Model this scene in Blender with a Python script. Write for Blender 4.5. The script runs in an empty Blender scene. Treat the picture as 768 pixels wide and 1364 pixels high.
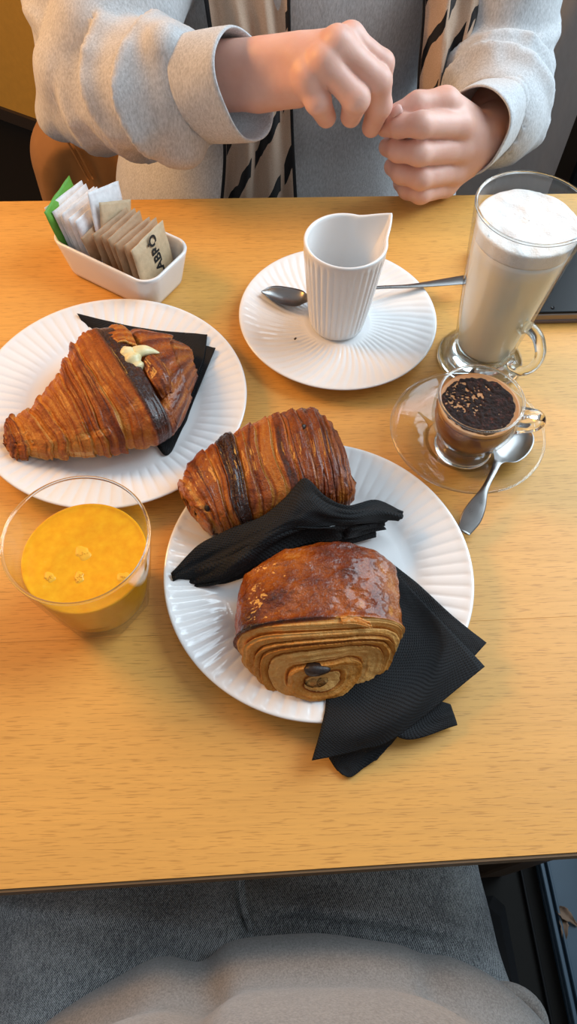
import bpy, math, random
import numpy as np
from mathutils import Matrix, Vector

# ------------------------------------------------------------------ camera, world, lights, exposure
SC = bpy.context.scene
COL = SC.collection
FOC = 973.43                                   # focal length in pixels of the 768 x 1364 frame
PT, RL, PSI = math.radians(31.0896), math.radians(3.0783), math.radians(6.0783)
CAM = np.array([0.0, 0.0, 1.25])
TT = 0.75                                      # table top height

def _rx(a): c, s = math.cos(a), math.sin(a); return np.array([[1, 0, 0], [0, c, -s], [0, s, c]])
def _rz(a): c, s = math.cos(a), math.sin(a); return np.array([[c, -s, 0], [s, c, 0], [0, 0, 1]])
CM = _rz(-PSI) @ _rx(PT) @ _rz(RL)

cd = bpy.data.cameras.new('camera')
cd.sensor_fit = 'VERTICAL'; cd.sensor_height = 36.0
cd.lens = FOC / 1364 * 36.0
cd.clip_start = 0.02
cam = bpy.data.objects.new('camera', cd); COL.objects.link(cam)
mw = Matrix.Identity(4)
for i in range(3):
    for j in range(3): mw[i][j] = CM[i, j]
    mw[i][3] = CAM[i]
cam.matrix_world = mw
SC.camera = cam

W = bpy.data.worlds.new('world'); SC.world = W; W.use_nodes = True
bg = W.node_tree.nodes['Background']
bg.inputs[0].default_value = (0.92, 0.95, 1.0, 1); bg.inputs[1].default_value = 0.52

def area(name, loc, target, sx, sy, power, color, spread=180):
    l = bpy.data.lights.new(name, 'AREA'); l.shape = 'RECTANGLE'; l.size = sx; l.size_y = sy
    l.energy = power; l.color = color; l.spread = math.radians(spread)
    o = bpy.data.objects.new(name, l); COL.objects.link(o); o.location = loc
    o.rotation_euler = (Vector(target) - Vector(loc)).to_track_quat('-Z', 'Y').to_euler()
    return o
area('window_daylight', (1.15, 1.0, 1.75), (0.1, 0.45, 0.75), 1.3, 1.5, 60, (0.76, 0.89, 1.0))
area('ceiling_lamp_light', (-0.95, 0.85, 1.50), (-0.3, 0.5, 0.75), 0.4, 0.4, 15, (1.0, 0.46, 0.08))

SC.view_settings.view_transform = 'Standard'
SC.view_settings.look = 'None'
SC.view_settings.gamma = 1.0
SC.view_settings.use_curve_mapping = False
SC.view_settings.exposure = -0.17

# ------------------------------------------------------------------ helpers
rng = np.random.default_rng(7)
random.seed(7)
V3 = lambda *a: np.array(a, float)

def ray(x, y): return CM @ np.array([(x - 384) / FOC, -(y - 682) / FOC, -1.0])
def P(x, y, z=TT):
    """world point seen at pixel (x, y) on the horizontal plane z"""
    d = ray(x, y); return CAM + d * ((z - CAM[2]) / d[2])
def PY(x, y, Y):
    """world point seen at pixel (x, y) on the upright plane Y"""
    d = ray(x, y); return CAM + d * (Y / d[1])
def PXL(px, p):
    """metres that px pixels span at the distance of p"""
    return px * -(CM.T @ (np.asarray(p) - CAM))[2] / FOC

def hash3(i, j, k, seed=0):
    seed = int(seed)
    n = (i * 374761393 + j * 668265263 + k * 2147483647 + seed * 144665) & 0xffffffff
    n = ((n ^ (n >> 13)) * 1274126177) & 0xffffffff
    n = (n ^ (n >> 16)) & 0xffffffff
    return n / 4294967295.0
def vnoise(x, y, z=0.0, seed=0):
    x, y, z = np.broadcast_arrays(np.asarray(x, float), np.asarray(y, float), np.asarray(z, float))
    xi, yi, zi = [np.floor(q).astype(np.int64) for q in (x, y, z)]
    f = [q - qi for q, qi in ((x, xi), (y, yi), (z, zi))]
    u, v, w = [t * t * (3 - 2 * t) for t in f]
    r = 0
    for a in (0, 1):
        for b in (0, 1):
            for c in (0, 1):
                r = r + hash3(xi + a, yi + b, zi + c, seed) * (u if a else 1 - u) * (v if b else 1 - v) * (w if c else 1 - w)
    return r * 2 - 1
def fbm(x, y, z=0.0, o=3, seed=0):
    r = 0; a = 1.0
    for k in range(o):
        r = r + a * vnoise(np.asarray(x) * 2 ** k, np.asarray(y) * 2 ** k, np.asarray(z) * 2 ** k, seed + k); a *= 0.5
    return r
def sstep(a, b, x): t = np.clip((x - a) / (b - a), 0, 1); return t * t * (3 - 2 * t)
def gs(x, c, w): return np.exp(-((x - c) / w) ** 2)

ORIGIN = {}
def org(o): return ORIGIN.get(o.name, np.zeros(3)) if o else np.zeros(3)

def mesh(name, verts, faces, mat=None, parent=None, smooth=True, cols=None, uvs=None):
    """one mesh object; verts in world metres, stored relative to the parent thing's base"""
    v = np.asarray(verts, float).reshape(-1, 3)
    o0 = org(parent)
    me = bpy.data.meshes.new(name)
    fl = faces.tolist() if isinstance(faces, np.ndarray) else faces
    me.from_pydata((v - o0).tolist(), [], fl); me.update()
    if smooth: me.polygons.foreach_set('use_smooth', [True] * len(me.polygons))
    if cols is not None:
        a = me.color_attributes.new('crust', 'FLOAT_COLOR', 'POINT')
        a.data.foreach_set('color', np.asarray(cols, np.float32).reshape(-1))
    if uvs is not None:
        lay = me.uv_layers.new(name='uv')
        li = np.empty(len(me.loops), np.int32); me.loops.foreach_get('vertex_index', li)
        lay.data.foreach_set('uv', np.asarray(uvs, np.float32).reshape(-1, 2)[li].reshape(-1))
    if mat: me.materials.append(mat)
    o = bpy.data.objects.new(name, me); COL.objects.link(o)
    if parent is not None: o.parent = parent
    ORIGIN[o.name] = o0
    return o
def tag(o, label=None, cat=None, group=None, kind=None):
    if label: o['label'] = label
    if cat: o['category'] = cat
    if group: o['group'] = group
    if kind: o['kind'] = kind
    return o
def thing(name, label, cat, loc, group=None):
    o = bpy.data.objects.new(name, None); COL.objects.link(o)
    o.location = [float(c) for c in loc]; o.empty_display_size = 0.02
    ORIGIN[o.name] = np.array([float(c) for c in loc])
    return tag(o, label, cat, group)

def gridfaces(nu, nv, cu=False, cv=False, off=0):
    i = np.arange(nu if cu else nu - 1); j = np.arange(nv if cv else nv - 1)
    I, J = np.meshgrid(i, j, indexing='ij'); I = I.ravel(); J = J.ravel()
    I2 = (I + 1) % nu; J2 = (J + 1) % nv
    return (np.stack([I * nv + J, I2 * nv + J, I2 * nv + J2, I * nv + J2], 1) + off)
def gridnormal(p, cv=False):
    du = np.gradient(p, axis=0)
    dv = (np.roll(p, -1, 1) - np.roll(p, 1, 1)) if cv else np.gradient(p, axis=1)
    n = np.cross(du, dv); l = np.linalg.norm(n, axis=2, keepdims=True); return n / np.maximum(l, 1e-12)

def lathe(prof, c, n=96, disp=None, close=True):
    """prof: list of (r, z); returns verts, faces (all quads, poles collapse to tiny rings)"""
    prof = np.array(prof, float); th = np.linspace(0, 2 * np.pi, n, endpoint=False)
    R = np.repeat(prof[:, :1], n, 1); Z = np.repeat(prof[:, 1:], n, 1); T = np.repeat(th[None], len(prof), 0)
    if disp: R, Z = disp(R, Z, T)
    v = np.stack([c[0] + R * np.cos(T), c[1] + R * np.sin(T), c[2] + Z], 2)
    return v.reshape(-1, 3), gridfaces(len(prof), n, False, True)[:, ::-1]
def dense(prof, step):
    out = [prof[0]]
    for a, b in zip(prof[:-1], prof[1:]):
        k = max(1, int(math.ceil(math.dist(a, b) / step)))
        for q in range(1, k + 1): out.append((a[0] + (b[0] - a[0]) * q / k, a[1] + (b[1] - a[1]) * q / k))
    return out
def smooth1(a, it=2):
    a = np.array(a, float)
    for _ in range(it):
        b = a.copy(); b[1:-1] = (a[:-2] + 2 * a[1:-1] + a[2:]) / 4; a = b
    return a
def resample(pts, n, it=0):
    """smooth Catmull-Rom resampling of a polyline to n points (any dimension)"""
    p = np.array(pts, float)
    if len(p) == 2: t = np.linspace(0, 1, n)[:, None]; return p[0] * (1 - t) + p[1] * t
    q = np.vstack([2 * p[0] - p[1], p, 2 * p[-1] - p[-2]])
    s = np.linspace(0, len(p) - 1 - 1e-9, n); k = s.astype(int); t = (s - k)[:, None]
    a, b, c, d = q[k], q[k + 1], q[k + 2], q[k + 3]
    r = 0.5 * (2 * b + (c - a) * t + (2 * a - 5 * b + 4 * c - d) * t ** 2 + (3 * b - a - 3 * c + d) * t ** 3)
    return smooth1(r, it) if it else r
def tube(path, rad, n=12, sq=1.0, up=(0, 0, 1), caps=True):
    """swept tube; sq squashes across the up direction"""
    p = np.array(path, float); m = len(p); rad = np.broadcast_to(np.asarray(rad, float), (m,))
    t = np.gradient(p, axis=0); t /= np.linalg.norm(t, axis=1, keepdims=True)
    up = np.array(up, float); s = np.cross(t, up); s /= np.maximum(np.linalg.norm(s, axis=1, keepdims=True), 1e-9); w = np.cross(s, t)
    th = np.linspace(0, 2 * np.pi, n, endpoint=False)
    v = p[:, None] + rad[:, None, None] * (np.cos(th)[None, :, None] * s[:, None] + sq * np.sin(th)[None, :, None] * w[:, None])
    f = gridfaces(m, n, False, True).tolist(); v = v.reshape(-1, 3)
    if caps: f += [list(range(n))[::-1], [(m - 1) * n + k for k in range(n)]]
    return v, f
def join(*parts):
    V, Fc, o = [], [], 0
    for v, f in parts:
        v = np.asarray(v).reshape(-1, 3); V.append(v); Fc += [[int(i) + o for i in q] for q in f]; o += len(v)
    return np.vstack(V), Fc
def box(x0, x1, y0, y1, z0, z1, bev=0.0):
    """box with chamfered edges"""
    b = bev
    if b <= 0:
        v = [(x, y, z) for z in (z0, z1) for y in (y0, y1) for x in (x0, x1)]
        return np.array(v), [[0, 2, 3, 1], [4, 5, 7, 6], [0, 1, 5, 4], [2, 6, 7, 3], [0, 4, 6, 2], [1, 3, 7, 5]]
    rings = []
    for z, i in ((z0, b), (z0 + b, 0), (z1 - b, 0), (z1, b)):
        xa, xb, ya, yb = x0 + i, x1 - i, y0 + i, y1 - i; k = b
        rings.append([(xa + k, ya, z), (xb - k, ya, z), (xb, ya + k, z), (xb, yb - k, z), (xb - k, yb, z), (xa + k, yb, z), (xa, yb - k, z), (xa, ya + k, z)])
    v = np.array(rings).reshape(-1, 3)
    f = gridfaces(4, 8, False, True)[:, ::-1].tolist() + [list(range(8))[::-1], [24 + k for k in range(8)]]
    return v, f
def rotz(v, c, a):
    v = np.asarray(v, float).reshape(-1, 3); c = np.asarray(c, float); r = _rz(a); return (v - c) @ r.T + c

# signed distance modelling: blocks near the surface are sampled finely, then surface nets
def cap(p, a, b, ra, rb=None):
    rb = ra if rb is None else rb
    a = np.asarray(a, float); ba = np.asarray(b, float) - a; pa = p - a
    h = np.clip(pa @ ba / max(ba @ ba, 1e-12), 0, 1)
    return np.linalg.norm(pa - h[:, None] * ba, axis=1) - (ra + (rb - ra) * h)
def ell(p, c, r):
    q = (p - np.asarray(c, float)) / np.asarray(r, float); k = np.linalg.norm(q, axis=1)
    return (k - 1) * min(r) if False else k * (k - 1) / np.maximum(np.linalg.norm(q / np.asarray(r, float), axis=1), 1e-9)
def smin(a, b, k): h = np.clip(0.5 + 0.5 * (b - a) / k, 0, 1); return b * (1 - h) + a * h - k * h * (1 - h)
def smax(a, b, k): return -smin(-a, -b, k)
def sdf_mesh(fn, lo, hi, h, lip=1.6):
    B = 8; lo = np.array(lo, float); n = np.ceil((np.array(hi) - lo) / (h * B)).astype(int); N = n * B
    d = np.empty(tuple(N), np.float32)
    bi = np.stack(np.meshgrid(*[np.arange(k) for k in n], indexing='ij'), -1).reshape(-1, 3)
    cc = lo + (bi * B + (B - 1) / 2) * h
    dc = fn(cc); near = np.abs(dc) < h * B * 0.87 * lip
    d.reshape(n[0], B, n[1], B, n[2], B)[:] = dc.reshape(tuple(n))[:, None, :, None, :, None]
    off = np.stack(np.meshgrid(*[np.arange(B)] * 3, indexing='ij'), -1).reshape(-1, 3)
    nb = bi[near]; dv = d.reshape(n[0], B, n[1], B, n[2], B)
    for s in range(0, len(nb), 400):
        q = nb[s:s + 400]
        pts = lo + ((q[:, None] * B + off[None]) * h)
        r = fn(pts.reshape(-1, 3)).reshape(len(q), B, B, B)
        dv[q[:, 0], :, q[:, 1], :, q[:, 2], :] = r
    neg = d < 0
    c8 = [(a, b, c) for a in (0, 1) for b in (0, 1) for c in (0, 1)]
    sl = lambda a, b, c: neg[a:N[0] - 1 + a, b:N[1] - 1 + b, c:N[2] - 1 + c]
    cnt = sum(sl(*c).astype(np.uint8) for c in c8)
    act = np.argwhere((cnt > 0) & (cnt < 8))
    vals = np.stack([d[act[:, 0] + a, act[:, 1] + b, act[:, 2] + c] for a, b, c in c8], 1)
    acc = np.zeros((len(act), 3)); num = np.zeros(len(act))
    for i in range(8):
        for ax in range(3):
            if c8[i][ax] == 0:
                j = i + (4, 2, 1)[ax]; a, b = vals[:, i], vals[:, j]; x = (a < 0) != (b < 0)
                t = np.where(x, a / np.where(x, a - b, 1), 0)
                pt = np.array(c8[i], float)[None] + t[:, None] * np.eye(3)[ax]
                acc += pt * x[:, None]; num += x
    verts = lo + (act + acc / num[:, None]) * h
    idx = np.full(tuple(N - 1), -1, np.int32); idx[act[:, 0], act[:, 1], act[:, 2]] = np.arange(len(act))
    F = []
    for ax in range(3):
        a0 = [slice(1, N[k] - 1) if k != ax else slice(0, N[k] - 1) for k in range(3)]
        a1 = [slice(1, N[k] - 1) if k != ax else slice(1, N[k]) for k in range(3)]
        s0, s1 = neg[tuple(a0)], neg[tuple(a1)]
        e = np.argwhere(s0 != s1)
        if not len(e): continue
        st = s0[e[:, 0], e[:, 1], e[:, 2]]
        e = e + np.array([1 if k != ax else 0 for k in range(3)])
        u, v = (ax + 1) % 3, (ax + 2) % 3
        def g(du, dv_):
            q = e.copy(); q[:, u] -= du; q[:, v] -= dv_; return idx[q[:, 0], q[:, 1], q[:, 2]]
        q = np.stack([g(1, 1), g(0, 1), g(0, 0), g(1, 0)], 1)
        q[~st] = q[~st][:, ::-1]; F.append(q)
    F = np.vstack(F); F = F[(F >= 0).all(1)]
    return verts, F

# ------------------------------------------------------------------ materials
class NT:
    def __init__(s, name):
        s.m = bpy.data.materials.new(name); s.m.use_nodes = True; s.t = s.m.node_tree
        s.b = s.t.nodes['Principled BSDF']; s.out = s.t.nodes['Material Output']
    def n(s, typ, ins=None, **kw):
        nd = s.t.nodes.new(typ)
        for k, v in kw.items(): setattr(nd, k, v)
        for k, v in (ins or {}).items(): s.set(nd, k, v)
        return nd
    def set(s, nd, k, v):
        sock = nd.inputs[k]
        if isinstance(v, bpy.types.NodeSocket): s.t.links.new(v, sock)
        else: sock.default_value = (*v, 1) if (isinstance(v, tuple) and len(v) == 3 and sock.type == 'RGBA') else v
    def P(s, **kw):
        for k, v in kw.items(): s.set(s.b, k.replace('_', ' '), v)
    def coord(s, scale=(1, 1, 1), which='Object', rot=(0, 0, 0)):
        tc = s.n('ShaderNodeTexCoord'); mp = s.n('ShaderNodeMapping', {0: tc.outputs[which]})
        mp.inputs['Scale'].default_value = scale; mp.inputs['Rotation'].default_value = rot; return mp.outputs[0]
    def noise(s, vec, scale, detail=3, rough=0.55, dist=0.0):
        return s.n('ShaderNodeTexNoise', {'Vector': vec, 'Scale': scale, 'Detail': detail, 'Roughness': rough, 'Distortion': dist}).outputs[0]
    def ramp(s, fac, stops, interp='LINEAR'):
        r = s.n('ShaderNodeValToRGB', {0: fac}); r.color_ramp.interpolation = interp; e = r.color_ramp.elements
        while len(e) < len(stops): e.new(0.5)
        for q, (p, c) in zip(e, stops): q.position = p; q.color = (*c, 1) if len(c) == 3 else c
        return r.outputs[0]
    def math(s, op, a, b=0.0, c=0.0):
        nd = s.n('ShaderNodeMath', operation=op)
        for k, v in enumerate((a, b, c)): s.set(nd, k, v)
        return nd.outputs[0]
    def mix(s, fac, a, b, mode='MIX'):
        nd = s.n('ShaderNodeMix', data_type='RGBA', blend_type=mode)
        s.set(nd, 0, fac); s.set(nd, 6, a); s.set(nd, 7, b); return nd.outputs[2]
    def bump(s, h, strength=0.3, dist=0.001):
        b = s.n('ShaderNodeBump', {'Height': h, 'Strength': strength, 'Distance': dist}); s.set(s.b, 'Normal', b.outputs[0]); return b
def plain(name, col, rough=0.5, metal=0.0, **kw):
    t = NT(name); t.P(Base_Color=col, Roughness=rough, Metallic=metal, **kw)
    n = t.noise(t.coord(), 60, 3); t.P(Base_Color=t.mix(0.12, col, t.ramp(n, [(0.3, tuple(c * 0.6 for c in col)), (0.7, tuple(min(1, c * 1.25) for c in col))])))
    return t.m

def m_wood(name, tint, rot=0.0, off=0.0):
    t = NT(name)
    v = t.coord((1, 1, 1), rot=(0, 0, rot)); 
    mp = t.n('ShaderNodeMapping', {0: v}); mp.inputs['Location'].default_value = (off, off * 1.7, off); v = mp.outputs[0]
    def st(sx, sy): q = t.n('ShaderNodeMapping', {0: v}); q.inputs['Scale'].default_value = (sx, sy, 20); return q.outputs[0]
    big = t.noise(st(0.8, 10), 3.0, 3, 0.5, 0.4)
    fine = t.noise(st(7, 320), 1.0, 4, 0.6)
    pores = t.noise(st(62, 1000), 1.0, 2, 0.5)
    c = t.ramp(big, [(0.3, tuple(q * 0.94 for q in tint)), (0.7, tuple(min(1, q * 1.04) for q in tint))])
    c = t.mix(t.math('MULTIPLY', t.ramp(fine, [(0.45, (0, 0, 0)), (0.75, (1, 1, 1))]), 0.30), c, tuple(q * 0.62 for q in tint))
    dash = t.ramp(pores, [(0.56, (0, 0, 0)), (0.66, (1, 1, 1))])
    c = t.mix(t.math('MULTIPLY', dash, 0.42), c, (tint[0] * 0.42, tint[1] * 0.34, tint[2] * 0.26))
    t.P(Base_Color=c, Roughness=t.math('MULTIPLY_ADD', fine, 0.15, 0.34), Specular_IOR_Level=0.4)
    t.bump(t.math('SUBTRACT', fine, t.math('MULTIPLY', dash, 0.6)), 0.10, 0.0006)
    return t.m
WOOD = m_wood('oak_veneer', (0.70, 0.365, 0.088))
WOOD2 = m_wood('oak_veneer_front', (0.69, 0.355, 0.082), 0.03, 3.1)
EDGE = plain('table_edge_shade', (0.16, 0.09, 0.035), 0.6)  # underside shadow painted as a dark brown front edge
DARKW = plain('dark_wood', (0.05, 0.028, 0.014), 0.5)

def m_porcelain(name, col):
    t = NT(name); n = t.noise(t.coord(), 40, 2)
    t.P(Base_Color=t.mix(n, tuple(c * 0.985 for c in col), col), Roughness=0.16, Coat_Weight=0.3, Coat_Roughness=0.06, IOR=1.5)
    return t.m
PORC = m_porcelain('white_porcelain', (0.80, 0.80, 0.80))

def m_glass(name, tint=(0.985, 0.993, 0.99), edge=0.80):
    """clear thin glass: lets light straight through, mirrors more at grazing angles"""
    t = NT(name); t.t.nodes.remove(t.b)
    f = t.n('ShaderNodeLayerWeight', {'Blend': 0.5}).outputs['Facing']
    tr = t.n('ShaderNodeBsdfTransparent'); gl = t.n('ShaderNodeBsdfGlossy', {'Color': (1, 1, 1), 'Roughness': 0.03})
    t.set(tr, 'Color', t.mix(t.math('POWER', f, 3.0), tint, tuple(c * edge for c in tint)))
    k = t.math('MULTIPLY_ADD', t.math('POWER', f, 5.0), 0.60, 0.035)
    mx = t.n('ShaderNodeMixShader', {0: k, 1: tr.outputs[0], 2: gl.outputs[0]})
    t.t.links.new(mx.outputs[0], t.out.inputs[0]); return t.m
GLASS = m_glass('clear_glass')
GLASSD = m_glass('window_glass', (0.94, 0.97, 0.98))
def m_solidglass():
    t = NT('solid_glass'); t.P(Base_Color=(0.97, 0.99, 0.985), Roughness=0.02, IOR=1.45, Transmission_Weight=1.0); 
    n = t.noise(t.coord(), 30, 2); t.bump(n, 0.05, 0.001); return t.m
SGLASS = m_solidglass()

def m_crust():
    t = NT('pastry_crust'); at = t.n('ShaderNodeAttribute', attribute_name='crust'); sp = t.n('ShaderNodeSeparateColor', {0: at.outputs['Color']})
    v = t.coord()
    n1 = t.noise(v, 90, 4, 0.6); n2 = t.noise(v, 520, 3, 0.6); n3 = t.noise(v, 1500, 2, 0.5)
    bake = t.math('ADD', sp.outputs[0], t.math('MULTIPLY_ADD', n1, 0.34, -0.17))
    bake = t.math('ADD', bake, t.math('MULTIPLY_ADD', n2, 0.36, -0.18))
    c = t.ramp(bake, [(0.0, (0.64, 0.34, 0.10)), (0.25, (0.50, 0.185, 0.022)), (0.5, (0.32, 0.075, 0.004)), (0.75, (0.135, 0.021, 0.0015)), (1.0, (0.024, 0.005, 0.002))])
    t.P(Base_Color=c, Subsurface_Weight=0.05, Subsurface_Radius=(0.004, 0.002, 0.001), Specular_IOR_Level=0.3)
    gl = sp.outputs[1]
    t.P(Roughness=t.math('ADD', t.math('MULTIPLY_ADD', gl, -0.36, 0.62), t.math('MULTIPLY_ADD', n2, 0.2, -0.1)), Coat_Weight=t.math('MULTIPLY', gl, 0.5), Coat_Roughness=0.09)
    n4 = t.noise(v, 190, 3, 0.6)
    t.bump(t.math('ADD', t.math('MULTIPLY', n4, t.math('MULTIPLY', gl, 4.0)), t.math('ADD', t.math('MULTIPLY', n2, 1.0), t.math('MULTIPLY', n3, 0.5))), 0.65, 0.0012)
    return t.m
CRUST = m_crust()
def m_choc():
    t = NT('dark_chocolate'); n = t.noise(t.coord(), 400, 3); t.P(Base_Color=t.ramp(n, [(0.3, (0.008, 0.004, 0.003)), (0.7, (0.03, 0.014, 0.009))]), Roughness=0.45); t.bump(n, 0.4, 0.001); return t.m
CHOC = m_choc()
def m_cream():
    t = NT('custard_cream'); n = t.noise(t.coord(), 120, 3); t.P(Base_Color=t.ramp(n, [(0.3, (0.66, 0.55, 0.27)), (0.7, (0.80, 0.72, 0.44))]), Roughness=0.35, Subsurface_Weight=0.15, Subsurface_Radius=(0.004, 0.003, 0.001)); t.bump(n, 0.3, 0.001); return t.m
CREAM = m_cream()

def m_napkin():
    t = NT('black_paper_napkin'); uv = t.coord((1, 1, 1), 'UV')
    s = t.n('ShaderNodeSeparateXYZ', {0: uv})
    k = 2 * math.pi * 36
    a = t.math('SINE', t.math('MULTIPLY', s.outputs[0], k)); b = t.math('SINE', t.math('MULTIPLY', s.outputs[1], k))
    dots = t.math('MAXIMUM', t.math('MULTIPLY', a, b), 0.0)
    n = t.noise(t.coord(), 900, 2); n2 = t.noise(t.coord(), 25, 3)
    t.P(Base_Color=t.ramp(n2, [(0.3, (0.006, 0.0065, 0.0075)), (0.7, (0.012, 0.0125, 0.014))]), Roughness=0.72, Specular_IOR_Level=0.25)
    t.bump(t.math('ADD', t.math('MULTIPLY', dots, 1.0), t.math('MULTIPLY', n, 0.4)), 0.8, 0.0008)
    return t.m
NAPK = m_napkin()

def m_steel():
    t = NT('stainless_steel'); n = t.noise(t.coord((1, 1, 1)), 160, 4, 0.6)
    t.P(Base_Color=(0.24, 0.228, 0.22), Metallic=1.0, Roughness=t.math('MULTIPLY_ADD', n, 0.22, 0.20)); t.bump(n, 0.05, 0.0005); return t.m
STEEL = m_steel()

def m_juice():
    t = NT('orange_juice'); v = t.coord(); n = t.noise(v, 160, 4, 0.65); n2 = t.noise(v, 30, 2)
    c = t.ramp(t.math('ADD', t.math('MULTIPLY', n, 0.7), t.math('MULTIPLY', n2, 0.3)), [(0.35, (0.80, 0.33, 0.004)), (0.62, (0.86, 0.43, 0.010)), (0.8, (0.9, 0.55, 0.06))])
    t.P(Base_Color=c, Roughness=0.18, Subsurface_Weight=0.25, Subsurface_Radius=(0.012, 0.006, 0.001), Specular_IOR_Level=0.35)
    t.bump(n, 0.12, 0.0006); return t.m
JUICE = m_juice()
JFOAM = plain('juice_foam', (0.86, 0.44, 0.025), 0.4)
def m_milk():
    t = NT('hot_milk'); v = t.coord(); z = t.n('ShaderNodeSeparateXYZ', {0: v}).outputs[2]
    c = t.ramp(t.math('MULTIPLY', z, 6.5), [(0.0, (0.86, 0.80, 0.65)), (0.55, (0.86, 0.79, 0.62)), (0.78, (0.85, 0.77, 0.60)), (0.86, (0.84, 0.82, 0.78))])
    t.P(Base_Color=c, Roughness=0.3, Subsurface_Weight=0.2, Subsurface_Radius=(0.01, 0.008, 0.006)); return t.m
MILK = m_milk()
def m_foam():
    t = NT('milk_foam'); v = t.coord(); n = t.noise(v, 70, 5, 0.6); b = t.n('ShaderNodeTexVoronoi', {'Vector': v, 'Scale': 700.0}).outputs[0]
    t.P(Base_Color=t.ramp(n, [(0.3, (0.76, 0.74, 0.72)), (0.7, (0.86, 0.85, 0.84))]), Roughness=0.5, Subsurface_Weight=0.15, Subsurface_Radius=(0.006, 0.005, 0.004))
    t.bump(t.math('ADD', n, t.math('MULTIPLY', b, 0.25)), 0.5, 0.0016); return t.m
FOAM = m_foam()
def m_coffee():
    t = NT('milky_chocolate_coffee'); v = t.coord((1, 1, 1)); n = t.noise(v, 45, 3, 0.5, 1.5)
    t.P(Base_Color=t.ramp(n, [(0.35, (0.19, 0.062, 0.024)), (0.6, (0.25, 0.085, 0.034)), (0.78, (0.52, 0.22, 0.07))]), Roughness=0.3, Subsurface_Weight=0.08, Subsurface_Radius=(0.004, 0.002, 0.001)); return t.m
COFFEE = m_coffee()
CFOAM = plain('coffee_crema', (0.50, 0.235, 0.085), 0.45)
def m_cocoa():
    t = NT('cocoa_powder'); v = t.coord(); n = t.noise(v, 520, 4, 0.65); n2 = t.noise(v, 160, 3)
    t.P(Base_Color=t.ramp(t.math('ADD', t.math('MULTIPLY', n, 0.6), t.math('MULTIPLY', n2, 0.4)), [(0.38, (0.006, 0.003, 0.003)), (0.55, (0.022, 0.007, 0.005)), (0.68, (0.13, 0.028, 0.016))]), Roughness=0.9)
    t.bump(n, 0.9, 0.002); return t.m
COCOA = m_cocoa()

def m_knit(name, dark, light, sc=1.0, warm=None):
    t = NT(name); v = t.coord((1, 1, 0.3)); n = t.noise(v, 620 * sc, 4, 0.7); n2 = t.noise(t.coord(), 1600, 2); n3 = t.noise(t.coord((1, 1, 0.5)), 90, 3)
    c = t.ramp(t.math('ADD', t.math('MULTIPLY', n, 0.88), t.math('MULTIPLY', n3, 0.12)), [(0.34, dark), (0.64, light)])
    t.P(Base_Color=c, Roughness=0.9, Sheen_Weight=0.25, Sheen_Roughness=0.5, Specular_IOR_Level=0.15)
    t.bump(t.math('ADD', t.math('MULTIPLY', n, 0.6), t.math('MULTIPLY', n2, 0.5)), 0.5, 0.001); return t.m
KNIT = m_knit('heather_grey_jersey', (0.42, 0.42, 0.422), (0.66, 0.665, 0.675))
KNIT2 = m_knit('mid_grey_jersey', (0.115, 0.108, 0.102), (0.245, 0.232, 0.22), 1.4)
def m_denim():
    t = NT('washed_black_denim'); v = t.coord((1, 1, 1), rot=(0, 0, 0.6))
    w = t.n('ShaderNodeTexWave', {'Vector': v, 'Scale': 260.0, 'Distortion': 3.0, 'Detail': 2.0, 'Detail Scale': 4.0}).outputs[1]
    n = t.noise(t.coord((1, 0.3, 1)), 500, 3, 0.7); n2 = t.noise(t.coord(), 18, 3)
    f = t.math('ADD', t.math('MULTIPLY', w, 0.35), t.math('ADD', t.math('MULTIPLY', n, 0.4), t.math('MULTIPLY', n2, 0.25)))
    t.P(Base_Color=t.ramp(f, [(0.38, (0.05, 0.056, 0.062)), (0.52, (0.24, 0.265, 0.28)), (0.66, (0.60, 0.64, 0.66))]), Roughness=0.85, Specular_IOR_Level=0.2)
    t.bump(w, 0.4, 0.0006); return t.m
DENIM = m_denim()
def m_skin():
    t = NT('skin'); v = t.coord(); n = t.noise(v, 35, 3); n2 = t.noise(v, 600, 3)
    t.P(Base_Color=t.ramp(n, [(0.3, (0.70, 0.38, 0.29)), (0.7, (0.78, 0.48, 0.39))]), Roughness=0.45, Subsurface_Weight=0.25, Subsurface_Radius=(0.008, 0.003, 0.0015), Specular_IOR_Level=0.4)
    t.bump(n2, 0.12, 0.0006); return t.m
SKIN = m_skin()
NAIL = plain('fingernail', (0.70, 0.42, 0.36), 0.28)
def m_scarf():
    t = NT('printed_scarf'); uv = t.coord((1, 1, 1), 'UV'); s = t.n('ShaderNodeSeparateXYZ', {0: uv})
    u, v = s.outputs[0], s.outputs[1]
    wob = t.noise(t.coord((1, 1, 1), 'UV'), 5.0, 2)
    ph = t.math('ADD', t.math('ADD', t.math('MULTIPLY', v, 9.0), t.math('MULTIPLY', u, -4.2)), t.math('MULTIPLY', wob, 0.9))
    st = t.math('GREATER_THAN', t.math('SINE', t.math('MULTIPLY', ph, 3.0)), 0.66)
    lo = t.math('MAXIMUM', t.math('LESS_THAN', v, 0.62), t.math('GREATER_THAN', u, 0.93))
    st = t.math('MULTIPLY', st, t.math('MULTIPLY', lo, t.math('GREATER_THAN', t.math('FRACT', t.math('MULTIPLY', u, 2.5)), 0.12)))
    bd = t.math('MAXIMUM', t.math('GREATER_THAN', u, 0.955), t.math('LESS_THAN', u, 0.045))
    st = t.math('MAXIMUM', st, bd)
    n = t.noise(t.coord(), 900, 3)
    base = t.ramp(n, [(0.3, (0.50, 0.35, 0.25)), (0.7, (0.62, 0.46, 0.34))])
    t.P(Base_Color=t.mix(st, base, (0.012, 0.011, 0.012)), Roughness=0.85, Sheen_Weight=0.2, Specular_IOR_Level=0.2); t.bump(n, 0.3, 0.0008); return t.m
SCARF = m_scarf()
JACKET = plain('brown_canvas', (0.32, 0.145, 0.040), 0.85)
OCHRE = plain('ochre_wall_paint', (0.85, 0.38, 0.040), 0.8)
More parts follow.
